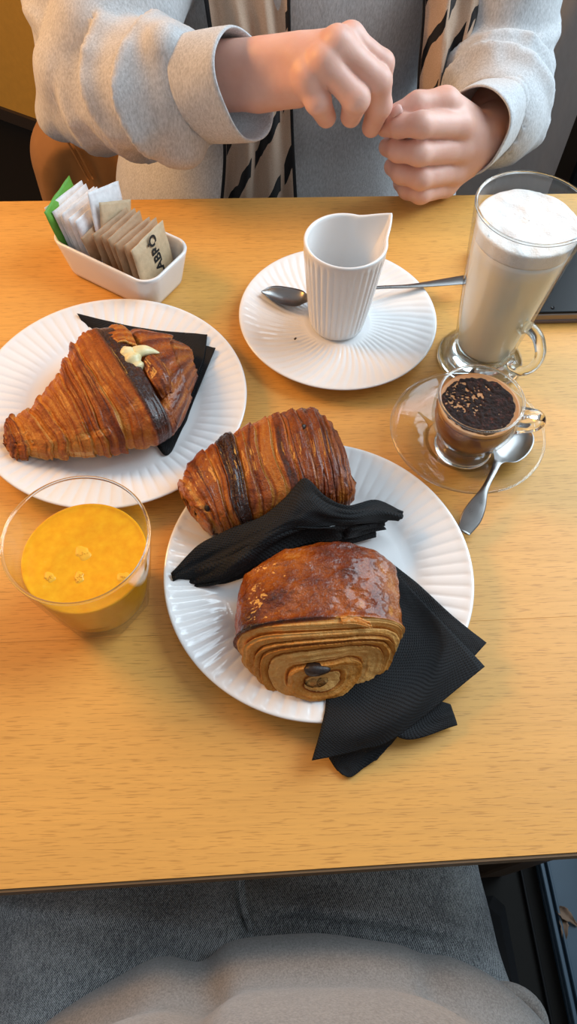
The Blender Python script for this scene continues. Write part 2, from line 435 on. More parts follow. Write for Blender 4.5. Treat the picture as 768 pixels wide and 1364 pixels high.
GREYW = plain('grey_wall_paint', (0.50, 0.51, 0.52), 0.8)
BLACK = plain('black_paint', (0.005, 0.005, 0.0055), 0.5, Specular_IOR_Level=0.12)
BLACKF = plain('black_floor', (0.008, 0.007, 0.006), 0.7, Specular_IOR_Level=0.15)
SLATE = plain('blue_grey_metal', (0.020, 0.038, 0.058), 0.5)
TRACK = plain('window_track_metal', (0.05, 0.075, 0.095), 0.35)
SIDE = plain('brushed_grey_edge', (0.26, 0.215, 0.185), 0.35, 0.6)
SATIN = plain('black_lid', (0.006, 0.006, 0.007), 0.3, Specular_IOR_Level=0.15)
SLATE = plain('blue_grey_sill', (0.035, 0.066, 0.098), 0.5)
LEAF = plain('dry_leaf_brown', (0.18, 0.11, 0.07), 0.8)
ASPH = plain('outside_paving', (0.06, 0.08, 0.11), 0.9)

# ------------------------------------------------------------------ the room
def struct(name, vf, m, parent=None, smooth=False):
    o = mesh(name, vf[0], vf[1], m, parent, smooth)
    if parent is None: o['kind'] = 'structure'
    return o
WX = 0.56                                       # window wall
struct('floor', box(-2.6, WX + 0.02, -1.2, 3.0, -0.05, 0.0), BLACKF)
a, b = P(0, 155, 0.0), P(70, 180, 0.0); dr = (b - a) / np.linalg.norm(b - a); nr = V3(-dr[1], dr[0], 0)
def slab(p, q, n, th, z0, z1):
    v = [p + n * 0, q + n * 0, q + n * th, p + n * th]; w = [np.array([*k[:2], z]) for z in (z0, z1) for k in v]
    return np.array(w), [[3, 2, 1, 0], [4, 5, 6, 7], [0, 1, 5, 4], [1, 2, 6, 5], [2, 3, 7, 6], [3, 0, 4, 7]]
wl0, wl1 = a - dr * 1.6, a + dr * ((WX - a[0]) / dr[0])
wlm = a + dr * ((0.02 - a[0]) / dr[0])
struct('wall_left', slab(wl0, wlm, nr, 0.1, 0.0, 2.6), OCHRE)
struct('wall_back', slab(wlm, wl1, nr, 0.1, 0.0, 2.6), GREYW)
struct('baseboard_back', slab(wl0 - nr * 0.012, wl1 - nr * 0.012, nr, 0.011, 0.0, 0.035), DARKW)
FY = 1.105                                      # where the grey pier meets the window frame
struct('wall_right', box(WX, WX + 0.1, FY, 3.0, 0.0, 2.6), GREYW)
win = bpy.data.objects.new('window_1', None); COL.objects.link(win); win['kind'] = 'structure'
for (y0, y1, z0, z1) in ((FY - 0.065, FY, 0.03, 2.4), (-1.2, -1.14, 0.03, 2.4), (-1.14, FY - 0.065, 2.34, 2.4), (-1.14, FY - 0.065, 0.03, 0.09)):
    mesh('frame_bar', *box(WX - 0.02, WX + 0.05, y0, y1, z0, z1, 0.004), BLACK, win, False)
mesh('glass_pane', *box(WX + 0.012, WX + 0.018, -1.14, FY - 0.065, 0.09, 2.34), GLASSD, win, False)
struct('trim_1', join(box(0.425, WX - 0.021, -1.1, 1.0, 0.0, 0.012, 0.002), box(0.425, 0.431, -1.1, 1.0, 0.012, 0.026, 0.001), box(0.437, 0.441, -1.1, 1.0, 0.012, 0.022, 0.001)), SLATE)
struct('trim_2', join(box(0.398, 0.402, -1.1, 1.0, 0.0, 0.008, 0.001)), BLACK)
struct('ground', box(WX + 0.1, 6, -5, 6, -0.12, -0.06), ASPH)

def leaf(name, pts, w, label):
    p = resample(pts, 12); k = np.sin(np.linspace(0.12, 1, 12) ** 0.8 * np.pi) * w + 0.001
    t = np.gradient(p, axis=0); s = np.cross(t, (0, 0, 1)); s /= np.linalg.norm(s, axis=1, keepdims=True)
    r = np.linspace(-1, 1, 7)
    v = p[:, None] + s[:, None] * (k[:, None] * r[None])[..., None] + V3(0, 0, 1) * (np.abs(r)[None, :, None] ** 1.5 * 0.7 * k[:, None, None])
    v += rng.normal(0, 0.0006, v.shape)
    o = mesh(name, v, gridfaces(12, 7), LEAF); md = o.modifiers.new('thickness', 'SOLIDIFY'); md.thickness = 0.0008
    return tag(o, label, 'leaf')
leaf('dry_leaf', [P(742, 1210, .014), P(752, 1218, .02), P(768, 1232, .014)], 0.0075, 'curled brown dry leaf on the blue-grey sill strip, the upper one cut by the frame')
leaf('dry_leaf', [P(747, 1222, .014), P(750, 1236, .02), P(752, 1257, .014)], 0.0055, 'narrow brown dry leaf on the blue-grey sill strip, the lower one')

# ------------------------------------------------------------------ the table
tb = thing('table', 'pale oak veneer cafe table carrying the whole breakfast', 'table', (0.0, 0.37, 0.0))
XL, XR = -0.42, 0.40
mesh('table_board', *box(XL, XR, 0.2001, 0.695, TT - 0.022, TT, 0.0001), WOOD, tb, False)
mesh('table_board', *box(XL, XR, 0.042, 0.2, TT - 0.022, TT, 0.0001), WOOD2, tb, False)
mesh('shaded_edge_band', *box(XL, XR, 0.0402, 0.0419, TT - 0.022, TT - 0.0012), EDGE, tb, False)  # front edge carries the painted underside shadow
for x in (XL + 0.05, XR - 0.05):
    for y in (0.1, 0.63):
        mesh('leg', *box(x - 0.022, x + 0.022, y - 0.022, y + 0.022, 0.0, TT - 0.022, 0.003), DARKW, tb, False)

# ------------------------------------------------------------------ plates
def plate(name, label, c, k, group, n=70, wellr=0.068):
    t = thing(name, label, 'plate', (c[0], c[1], TT), group)
    top = dense([(0.0005, .0068), (wellr, .0068), (wellr + .005, .0076), (wellr + .011, .0098), (wellr + .016, .0114), (0.108, .0168), (0.112, .0181), (0.1136, .0182)], 0.003)
    prof = top + [(0.1142, .0174), (0.1136, .0163), (0.100, .0128), (.083, .0072), (.075, .0030), (.071, .0005), (.069, 0), (.066, 0), (.064, .0022), (0.0005, .0028)]
    nt_ = len(top)
    def disp(R, Z, T):
        w = sstep(wellr + .006, wellr + .014, R) * (1 - sstep(.1095, .1125, R)); w[nt_:] = 0
        fl = np.abs(np.sin(T * n / 2 )) ** 0.7
        return R, Z + w * (fl - 0.6) * 0.0008
    v, f = lathe(prof, (0, 0, 0), n * 8, disp)
    mesh('dish', v * V3(k, k, 1) + V3(c[0], c[1], TT), f, PORC, t)
    return t
plate('dinner_plate', 'large white fluted plate under the two chocolate pastries', (0.0506, 0.2403), 0.999, 'large fluted plates')
plate('dinner_plate', 'large white fluted plate under the cream croissant, cut by the left edge', (-0.1116, 0.4120), 0.999, 'large fluted plates', 70)

SX, SY = 0.0895, 0.5023
t = thing('saucer', 'medium white fluted saucer plate under the milk jug and long spoon', 'saucer', (SX, SY, TT))
top = dense([(.0005, .0062), (.0275, .0062), (.0300, .0074), (.0335, .0072), (.050, .0082), (.075, .0125), (.088, .0158), (.0905, .0162)], .003)
prof = top + [(.0916, .0156), (.0908, .0146), (.070, .0088), (.052, .0030), (.046, .0), (.043, 0), (.041, .0022), (.0005, .0026)]
def sdisp(R, Z, T):
    w = sstep(.031, .040, R) * (1 - sstep(.086, .0895, R)); w[len(top):] = 0
    return R, Z + w * (np.abs(np.sin((T + R * 5) * 30)) ** 0.7 - 0.6) * 0.0010
v, f = lathe(prof, (SX, SY, TT), 480, sdisp); mesh('dish', v, f, PORC, t)

# ------------------------------------------------------------------ milk jug
JX, JY, JZ = 0.089, 0.501, TT + 0.0063
t = thing('milk_jug', 'white pleated porcelain milk jug with a pointed pouring lip', 'jug', (JX, JY, JZ))
H = 0.093
zz = np.linspace(0, 1, 40)
ro = 0.0248 + (0.0352 - 0.0248) * zz ** 0.9
outer = [(0.0005, 0.0), (0.021, 0.0), (0.0236, 0.0008)] + [(r, 0.0016 + z * (H - 0.003)) for r, z in zip(ro, zz)]
inner = [(ro[-1] - 0.0008, H - 0.0002), (ro[-1] - 0.0020, H - 0.0004)] + [(r - 0.0032, 0.0016 + z * (H - 0.003)) for r, z in zip(ro[::-1], zz[::-1]) if z > 0.06] + [(0.018, 0.006), (0.0005, 0.0058)]
SPA = math.radians(33)
def jdisp(R, Z, T):
    k = np.arange(len(R))[:, None]; isout = (k >= 3) & (k < 43)
    h = np.clip(Z / H, 0, 1)
    pl = np.abs(np.cos(T * 17)) ** 0.8
    R = R + np.where(isout, (pl - 0.5) * 0.0012 * sstep(0.02, 0.1, h) * (1 - sstep(0.90, 0.955, h)), 0)
    da = np.angle(np.exp(1j * (T - SPA)))
    lip = np.clip(1 - np.abs(da) / 0.62, 0, 1) ** 1.7
    g = sstep(0.55, 1.0, h)
    return R + 0.0150 * lip * g ** 1.4, Z + 0.0050 * lip * g ** 2
v, f = lathe(outer + inner, (JX, JY, JZ), 17 * 16, jdisp)
mesh('jug_body', v, f, PORC, t)

# ------------------------------------------------------------------ spoons
def spoon(name, label, pts, widths, bowl_t, depth, thick=0.0013, nu=90, nv=15):
    """pts: centre line (world), widths: half widths along it, bowl_t: share of the length that is bowl"""
    p = resample(pts, nu, 2); w = resample([[q] for q in widths], nu, 1)[:, 0]
    t_ = np.gradient(p, axis=0); s = np.cross(t_, (0, 0, 1)); s /= np.linalg.norm(s, axis=1, keepdims=True)
    u = np.linspace(0, 1, nu); r = np.linspace(-1, 1, nv)
    bw = np.where(u < bowl_t, np.sin(np.pi * np.clip(u / bowl_t, 0, 1)) ** 0.7, 0)
    zt = -depth * bw[:, None] * (1 - r[None] ** 2)
    zt = zt + np.where(u[:, None] > bowl_t, 0.0008 * (1 - r[None] ** 2), 0)
    T = p[:, None] + s[:, None] * (w[:, None] * r[None])[..., None]; T[..., 2] += zt
    Bm = T.copy(); Bm[..., 2] -= thick * (1 - 0.75 * np.abs(r)[None] ** 3) + np.where(u[:, None] > bowl_t, 0.0006 * (1 - r[None] ** 2), 0)
    full = np.concatenate([T, Bm[:, ::-1]], 1)
    n2 = 2 * nv
    f = gridfaces(nu, n2, False, True).tolist() + [list(range(n2))[::-1], [(nu - 1) * n2 + k for k in range(n2)]]
    tt = thing(name, label, 'spoon', p.mean(0)); mesh('bowl_and_handle', full, f, STEEL, tt); return tt
cp_ = P(393, 451, TT + .0110); v, f = lathe([(.0001, .0008), (.0009, .0006), (.0013, 0), (.0009, -.0008), (.0001, -.001)], tuple(cp_), 9, lambda R, Z, T: (R * (1 + .3 * np.sin(2 * T)), Z))
tag(mesh('crumb', v, f, DARKW), 'tiny dark crumb lying on the white saucer in front of the jug', 'crumb')
z0 = TT
zr = TT + 0.0155
spoon('coffee_spoon', 'long steel spoon lying across the white saucer behind the jug',
      [P(348, 388, z0 + .018), P(362, 390, z0 + .017), P(380, 394, z0 + .016), P(398, 397, z0 + .016), P(412, 396, z0 + .018), P(440, 390, z0 + .020), P(500, 383, z0 + .020), P(545, 381, z0 + .0195), P(590, 376, z0 + .0195), P(622, 372, z0 + .0195)],
      [.0005, .0095, .0122, .0112, .0045, .0023, .0021, .0026, .0048, .0062], .42, .0052)
spoon('teaspoon', 'small steel teaspoon with a flared handle on the glass saucer rim',
      [P(702, 568, z0 + .0155), P(697, 578, z0 + .0152), P(686, 591, z0 + .0148), P(672, 604, z0 + .0150), P(664, 613, z0 + .0165), P(656, 630, z0 + .0185), P(645, 652, z0 + .0180), P(636, 672, z0 + .0150), P(627, 690, z0 + .0122), P(617, 709, z0 + .0095)],
      [.0005, .0098, .0135, .0120, .0042, .0026, .0030, .0066, .0080, .0052], .45, .0048)

# ------------------------------------------------------------------ orange juice glass
GX, GY = -0.110, 0.233
t = thing('juice_glass', 'tumbler of orange juice with faceted base at the left', 'glass', (GX, GY, TT))
zs = np.linspace(0, 1, 46); Hj = 0.090
rj = 0.0345 + (0.0472 - 0.0345) * zs ** 0.85
def facet(R, Z, T):
    w = 1 - sstep(0.024, 0.034, Z)
    tt_ = (T + 0.30) % (np.pi / 4) - np.pi / 8
    return R * (1 + w * (np.cos(np.pi / 8) * 1.035 / np.cos(tt_) - 1)), Z
out = [(0.0005, 0.0008), (0.026, 0.0008), (0.031, 0.0), (0.0335, 0.001)] + [(r, 0.0035 + z * (Hj - 0.0045)) for r, z in zip(rj, zs)] + [(0.0468, Hj), (0.0460, Hj), (0.0453, Hj - 0.001)]
inn = [(r - 0.0021, 0.0035 + z * (Hj - 0.0045)) for r, z in zip(rj[::-1], zs[::-1]) if 0.0035 + z * (Hj - 0.0045) > 0.012][1:]
inn += [(0.026, 0.010), (0.0005, 0.0095)]
def fac2(R, Z, T):
    k = np.arange(len(R))[:, None]; R2, Z2 = facet(R, Z, T); return np.where(k < len(out), R2, R), Z
v, f = lathe(out + inn, (GX, GY, TT), 128, fac2); mesh('tumbler', v, f, GLASS, t)
v, f = tube([(GX + 0.0461 * math.cos(q), GY + 0.0461 * math.sin(q), TT + Hj - 0.0004) for q in np.linspace(0, 2 * np.pi, 97)], 0.0011, 8, caps=False)
mesh('rim', v, f, SGLASS, t)
LV = 0.064
rin = lambda z: np.interp(z, 0.0035 + zs * (Hj - 0.0045), rj) - 0.0024
jp = [(0.0005, 0.0102), (0.0255, 0.0106)] + [(rin(z), z) for z in np.linspace(0.0145, LV - 0.0005, 26)] + [(rin(LV) - 0.0006, LV), (rin(LV) - 0.002, LV - 0.0006)] + [(r, LV - 0.0008) for r in np.linspace(rin(LV) - 0.004, 0.0005, 24)]
def jz(R, Z, T):
    x, y = R * np.cos(T), R * np.sin(T); m = (Z > LV - 0.001) & (R < 0.038)
    return R, Z + np.where(m, fbm(x * 160, y * 160, 0, 3, 5) * 0.00025, 0)
v, f = lathe(jp, (GX, GY, TT), 96, jz); jo = mesh('juice', v, f, JUICE, t)
for (px, py, rr) in ((110, 736, .0058), (165, 768, .0048), (105, 768, .0042), (66, 768, .0042)):
    c = P(px, py, TT + LV)
    ps = [(0.0002, -.0003), (rr * .5, -.00035), (rr * .85, -.0007), (rr, -.0014)]
    v, f = lathe(ps, (c[0], c[1], TT + LV), 24, lambda R, Z, T: (R * (1 + .22 * np.sin(T * 2 + px) + .10 * np.sin(T * 5 + px)), Z))
    parts = [(v, f)]
    for _ in range(9):
        q = rng.normal(0, rr * .3, 2); b_ = 0.00028 + rng.random() * .0003
        parts.append(lathe([(0.00003, b_), (b_ * .7, b_ * .7), (b_, 0), (b_ * .8, -b_ * .6)], (c[0] + q[0], c[1] + q[1], TT + LV - .0003), 8))
    mesh('foam_patch', *join(*parts), JFOAM, jo)

# ------------------------------------------------------------------ tall latte glass
LX, LY = 0.2175, 0.4565
t = thing('latte_glass', 'tall footed glass of frothed milk with a glass handle', 'glass', (LX, LY, TT))
HL = 0.161
z1 = np.linspace(0.020, HL - 0.0015, 40); r1 = 0.0268 + (0.0432 - 0.0268) * ((z1 - 0.020) / (HL - 0.0215)) ** 0.95
out = [(0.0005, 0.001), (0.030, 0.0006), (0.0385, 0.0), (0.0398, 0.0018), (0.0385, 0.0042), (0.033, 0.0065), (0.028, 0.0095), (0.0262, 0.0135), (0.0264, 0.017)] + list(zip(r1, z1)) + [(0.0430, HL), (0.0420, HL), (0.0410, HL - 0.001)]
inn = [(r - 0.0024, z) for r, z in zip(r1[::-1], z1[::-1])][1:] + [(0.020, 0.0165), (0.0005, 0.0155)]
v, f = lathe(out + inn, (LX, LY, TT), 96); mesh('glass_body', v, f, GLASS, t)
v, f = tube([(LX + 0.0422 * math.cos(q), LY + 0.0422 * math.sin(q), TT + HL - 0.0004) for q in np.linspace(0, 2 * np.pi, 97)], 0.0012, 8, caps=False)
mesh('rim', v, f, SGLASS, t)
# heavy glass foot
v, f = lathe([(0.0005, 0.0012), (0.030, 0.0008), (0.0380, 0.0006), (0.0390, 0.0018), (0.0378, 0.0038), (0.0325, 0.0061), (0.0275, 0.0092), (0.0255, 0.0135), (0.0245, 0.0152), (0.0005, 0.0152)], (LX, LY, TT), 64); mesh('foot', v, f, SGLASS, t)
ML = 0.147
rl = lambda z: np.interp(z, z1, r1) - 0.0027
mp = [(0.0005, 0.0168), (0.019, 0.0175)] + [(rl(z), z) for z in np.linspace(0.0225, ML - 0.013, 24)]
v, f = lathe(mp + [(rl(ML - 0.013) - 0.001, ML - 0.0128), (0.0005, ML - 0.0128)], (LX, LY, TT), 64); mesh('milk', v, f, MILK, t)
fp = [(0.0005, ML - 0.0126), (rl(ML - .013) - .001, ML - .0126)] + [(rl(z), z) for z in np.linspace(ML - 0.0122, ML, 8)] + [(r, ML + 0.0008) for r in np.linspace(rl(ML) - 0.001, 0.0005, 26)]
def fz(R, Z, T):
    x, y = R * np.cos(T), R * np.sin(T)
    return R, Z + np.where(Z > ML + .0005, fbm(x * 75 + 3, y * 75, 0, 4, 9) * 0.0011 + 0.0012 * (1 - (R / .04) ** 2), 0)
v, f = lathe(fp, (LX, LY, TT), 96, fz); fo = mesh('foam', v, f, FOAM, t)
bb = []
for _ in range(90):
    q = rng.random() * 2 * np.pi; b_ = 0.0004 + rng.random() ** 2 * 0.0009; r = rl(ML) - b_ - rng.random() ** 2 * .004
    bb.append(lathe([(b_ * .05, b_), (b_ * .7, b_ * .7), (b_, 0), (b_ * .6, -b_ * .8)], (LX + r * math.cos(q), LY + r * math.sin(q), TT + ML + .0006 + rng.random() * .0008), 8))
o = mesh('bubbles', *join(*bb), GLASS, fo); o['kind'] = 'stuff'
ha = math.radians(-60); hd = V3(math.cos(ha), math.sin(ha), 0)
def hp(r, z): return V3(LX, LY, TT) + hd * r + V3(0, 0, z)
hpath = resample([hp(.0300, .066), hp(.036, .070), hp(.047, .068), hp(.0550, .057), hp(.0545, .042), hp(.047, .028), hp(.037, .0225), hp(.0275, .025)], 60)
hr = np.interp(np.linspace(0, 1, 60), [0, .1, .3, .55, .8, .92, 1], [.0062, .0046, .0042, .0040, .0042, .0050, .0066])
v, f = tube(hpath, hr, 14, 1.25, up=np.cross(hd, (0, 0, 1))); mesh('handle', v, f, SGLASS, t)

# ------------------------------------------------------------------ small glass cup and glass saucer
QX, QY = 0.186, 0.365
t = thing('glass_saucer', 'clear glass saucer under the small cocoa-dusted cup', 'saucer', (QX, QY, TT))
top = [(.0005, .0058), (.026, .0058), (.029, .0066), (.034, .0062), (.045, .0082), (.056, .0122), (.0625, .0152)]
prof = dense(top, .003) + [(.0640, .0154), (.0642, .0140), (.057, .0098), (.046, .0050), (.036, .0018), (.033, .0), (.030, 0), (.028, .0018), (.0005, .0022)]
v, f = lathe(prof, (QX, QY, TT), 96, lambda R, Z, T: (R * (1 + .012 * np.sin(2 * T + 1)), Z)); mesh('dish', v, f, GLASS, t)
v, f = tube([(QX + .0636 * (1 + .012 * math.sin(2 * q + 1)) * math.cos(q), QY + .0636 * (1 + .012 * math.sin(2 * q + 1)) * math.sin(q), TT + .0148) for q in np.linspace(0, 2 * np.pi, 121)], .0011, 8, caps=False); mesh('rim', v, f, SGLASS, t)
ang = np.linspace(0, 1, 10); drop = resample([P(557, 549, TT + .0135), P(566, 557, TT + .011), P(575, 566, TT + .0092)], 10)
v, f = tube(drop, .001 + .0028 * ang ** 2, 10, .25); mesh('coffee_drip', v, f, plain('coffee_stain', (.50, .27, .07), .2), t)

CX, CY, CZ = 0.1815, 0.3535, TT + 0.0068
t = thing('coffee_cup', 'small round glass cup of chocolate coffee dusted with cocoa', 'cup', (CX, CY, CZ))
HC = 0.0632
zc_ = np.array([.0095, .012, .016, .022, .030, .040, .050, .058, HC - .001]); rc_ = np.array([.0135, .0172, .0218, .0268, .0312, .0340, .0343, .0340, .0336])
zz = np.linspace(.0095, HC - .001, 36); rr = np.interp(zz, zc_, rc_); rr = smooth1(rr, 3)
out = [(.0005, .001), (.018, .0006), (.0235, .0), (.0248, .0014), (.0238, .0030), (.0180, .0044), (.0135, .0066)] + list(zip(rr, zz)) + [(.0331, HC), (.0322, HC), (.0313, HC - .001)]
inn = [(r - .0023, z) for r, z in zip(rr[::-1], zz[::-1]) if z > .0125][1:] + [(.0105, .0115), (.0005, .011)]
v, f = lathe(out + inn, (CX, CY, CZ), 96); mesh('cup_body', v, f, GLASS, t)
v, f = lathe([(.0005, .0012), (.018, .0008), (.0228, .0004), (.0240, .0014), (.0230, .0027), (.0170, .0041), (.0125, .0064), (.0005, .0068)], (CX, CY, CZ), 48); mesh('foot', v, f, SGLASS, t)
v, f = tube([(CX + .0324 * math.cos(q), CY + .0324 * math.sin(q), CZ + HC - .0003) for q in np.linspace(0, 2 * np.pi, 97)], .0011, 8, caps=False); mesh('rim', v, f, SGLASS, t)
CL = .0555
rcf = lambda z: np.interp(z, zz, rr) - .0026
v, f = lathe([(.0005, .0122), (.0115, .0126)] + [(rcf(z), z) for z in np.linspace(.0138, CL - .005, 22)] + [(rcf(CL) - .0012, CL - .0048), (.0005, CL - .0048)], (CX, CY, CZ), 64); mesh('coffee', v, f, COFFEE, t)
v, f = lathe([(.0005, CL - .0046), (rcf(CL) - .001, CL - .0046), (rcf(CL), CL - .003), (rcf(CL), CL), (rcf(CL) - .0012, CL - .0004)] + [(r, CL - .0008) for r in np.linspace(rcf(CL) - .003, .0005, 14)], (CX, CY, CZ), 64); mesh('crema', v, f, CFOAM, t)
nr_, nth = 40, 140
R_ = np.linspace(.0003, .0282, nr_)[:, None] * np.ones((1, nth)); T_ = np.linspace(0, 2 * np.pi, nth, endpoint=False)[None] * np.ones((nr_, 1))
R_ = R_ * (1 + .05 * vnoise(np.cos(T_) * 3, np.sin(T_) * 3, 1) + .04 * vnoise(np.cos(T_) * 12, np.sin(T_) * 12, 1))
x_, y_ = R_ * np.cos(T_), R_ * np.sin(T_)
hgt = .0006 + .0007 * fbm(x_ * 420, y_ * 420, 0, 3, 3)
gap = sstep(.25, .4, vnoise(x_ * 620, y_ * 620, 0, 21)) * np.exp(-(((x_ + .010) / .013) ** 2 + ((y_ - .010) / .012) ** 2))
hgt = hgt - .004 * gap; hgt[-1] = -.0012
v = np.stack([CX - .0006 + x_, CY + y_ - .0004, CZ + CL - .0006 + hgt], 2); mesh('cocoa_powder', v, gridfaces(nr_, nth, False, True), COCOA, t)
ha = math.radians(-12); hd = V3(math.cos(ha), math.sin(ha), 0)
def hp2(r, z): return V3(CX, CY, CZ) + hd * r + V3(0, 0, z)
hpath = resample([hp2(.0335, .0515), hp2(.040, .0530), hp2(.0475, .0515), hp2(.0515, .0455), hp2(.0490, .0385), hp2(.0420, .0345), hp2(.0335, .0330)], 44)
v, f = tube(hpath, np.interp(np.linspace(0, 1, 44), [0, .15, .5, .85, 1], [.0042, .0032, .0030, .0030, .0040]), 12, 1.5, up=np.cross(hd, (0, 0, 1))); mesh('handle', v, f, SGLASS, t)

# ------------------------------------------------------------------ napkins
def sheet(name, rows, parent=None, nu=60, nv=24, wr=0.0012, seed=1, thick=0.0009, uvk=1.0, mat=None, it=0):
    """rows of (px, py, z) from one side of the sheet to the other"""
    L = [resample([P(*q) for q in r], nu) for r in rows]
    g = np.array([resample([l[i] for l in L], nv, it) for i in range(nu)])
    U, Vv = np.meshgrid(np.linspace(0, 1, nu), np.linspace(0, 1, nv), indexing='ij')
    w = fbm(U * 4 + seed, Vv * 3, seed, 3, seed); n = gridnormal(g); n[n[..., 2] < 0] *= -1
    g = g + n * (wr * w)[..., None]
    lu = np.linalg.norm(np.diff(g[:, nv // 2], axis=0), axis=1).sum(); lv = np.linalg.norm(np.diff(g[nu // 2], axis=0), axis=1).sum()
    f = gridfaces(nu, nv)
    o = mesh(name, g, f, mat or NAPK, parent, True, uvs=np.stack([U * lu * 10 * uvk, Vv * lv * 10 * uvk], 2))
    md = o.modifiers.new('thickness', 'SOLIDIFY'); md.thickness = thick; md.offset = -1
    return o
zp = TT + 0.0085
# under the croissant
nk = thing('napkin', 'black paper napkin folded under the cream croissant', 'napkin', P(190, 500, TT + .008))
sheet('napkin_layer', [[(103, 418, TT + .017), (140, 428, TT + .014), (200, 440, TT + .012), (250, 444, TT + .016), (276, 446, TT + .018)], [(120, 445, zp + .001), (180, 470, zp + .002), (230, 480, zp + .002), (258, 490, TT + .012), (270, 480, TT + .016)], [(150, 500, zp), (190, 520, zp), (215, 540, zp), (235, 550, zp), (250, 525, TT + .012)], [(180, 560, zp), (195, 575, zp), (208, 590, zp), (222, 604, TT + .0095), (230, 580, TT + .010)]], nk, seed=3, wr=.0006)
sheet('napkin_layer', [[(150, 455, zp - .001), (220, 462, TT + .011), (262, 460, TT + .014), (287, 464, TT + .018)], [(160, 500, zp - .001), (215, 520, zp - .001), (250, 530, zp), (272, 500, TT + .014)], [(175, 560, zp - .001), (205, 590, zp - .001), (224, 606, TT + .009), (248, 560, TT + .0098)]], nk, seed=5, wr=.0005)

# under the front pastry: a stack of fanned leaves that hang over the rim to the table
nk = thing('napkin', 'black embossed napkins fanned under the front chocolate pastry', 'napkin', P(520, 900, TT + .008))
zt_ = TT + .0215
sheet('napkin_layer', [[(440, 800, zp + .002), (430, 870, zp + .004), (434, 930, TT + .016), (427, 970, TT + .021), (415, 1013, TT + .016)], [(490, 800, zp + .002), (500, 870, zp + .006), (500, 920, TT + .019), (490, 970, TT + .020), (478, 1000, TT + .013)], [(505, 770, zp + .003), (545, 830, TT + .013), (575, 870, TT + .019), (560, 930, TT + .020), (530, 980, TT + .012)], [(515, 748, zp + .006), (545, 782, TT + .014), (585, 825, TT + .020), (618, 858, TT + .022), (645, 888, TT + .016)]], nk, 70, 40, wr=.0006, seed=8)
sheet('napkin_layer', [[(450, 820, zp), (480, 900, zp + .003), (500, 950, TT + .0165), (540, 985, TT + .010), (609, 966, TT + .006)], [(470, 800, zp), (520, 860, zp + .004), (560, 910, TT + .017), (580, 930, TT + .012), (600, 938, TT + .010)]], nk, 50, 16, wr=.0006, seed=9)
sheet('napkin_layer', [[(500, 760, zp), (540, 830, TT + .012), (590, 860, TT + .0185), (628, 878, TT + .017)], [(513, 744, zp + .003), (550, 772, TT + .012), (600, 818, TT + .0185), (648, 856, TT + .017)]], nk, 50, 14, wr=.0005, seed=11)
sheet('napkin_layer', [[(440, 880, zp + .001), (432, 950, TT + .0165), (430, 990, TT + .013), (444, 1020, TT + .003), (456, 1032, TT + .0025)], [(480, 890, zp + .001), (480, 960, TT + .0165), (478, 995, TT + .010), (480, 1012, TT + .004), (470, 1034, TT + .0025)], [(510, 890, zp + .001), (520, 950, TT + .0165), (530, 975, TT + .010), (522, 990, TT + .005), (500, 1010, TT + .003)]], nk, 50, 16, wr=.0010, seed=13)

# crumpled napkin wrapped along the back pastry
nk = thing('napkin', 'crumpled black napkin standing between the two chocolate pastries', 'napkin', P(380, 720, TT + .008))
sheet('napkin_layer', [[(228, 764, zp + .012), (262, 728, TT + .030), (300, 708, TT + .034), (345, 690, TT + .042), (375, 664, TT + .052), (405, 636, TT + .060), (432, 662, TT + .054), (460, 676, TT + .046), (498, 667, TT + .034), (535, 682, TT + .026)],
      [(229, 769, zp + .009), (270, 748, TT + .024), (310, 728, TT + .034), (350, 708, TT + .046), (385, 690, TT + .053), (410, 676, TT + .056), (440, 684, TT + .050), (470, 688, TT + .044), (500, 684, TT + .034), (533, 688, TT + .026)],
      [(231, 774, zp + .005), (270, 768, TT + .018), (310, 750, TT + .030), (345, 728, TT + .042), (390, 708, TT + .044), (420, 704, TT + .044), (450, 700, TT + .042), (475, 698, TT + .038), (500, 695, TT + .030), (525, 692, TT + .024)]], nk, 80, 22, wr=.0028, seed=17)
sheet('napkin_layer', [[(230, 770, zp + .004), (280, 748, TT + .026), (320, 728, TT + .036), (360, 712, TT + .042), (400, 700, TT + .046), (440, 706, TT + .042), (480, 696, TT + .036), (520, 694, TT + .024)],
      [(238, 778, zp + .003), (285, 768, TT + .022), (325, 742, TT + .036), (360, 722, TT + .040), (410, 702, TT + .040), (450, 706, TT + .036), (480, 700, TT + .030), (510, 700, TT + .020)],
      [(246, 781, zp + .001), (290, 777, TT + .016), (325, 762, TT + .022), (360, 742, TT + .028), (410, 722, TT + .028), (450, 716, TT + .024), (480, 712, TT + .018), (515, 706, TT + .012)]], nk, 80, 22, wr=.0028, seed=23)
sheet('napkin_layer', [[(240, 776, zp + .001), (300, 765, TT + .018), (350, 740, TT + .022), (400, 722, TT + .022), (450, 712, TT + .018), (500, 706, TT + .012)], [(250, 780, zp), (300, 776, TT + .010), (350, 758, TT + .012), (400, 740, TT + .012), (450, 728, TT + .012), (500, 716, TT + .010)]], nk, 60, 12, wr=.0015, seed=27)

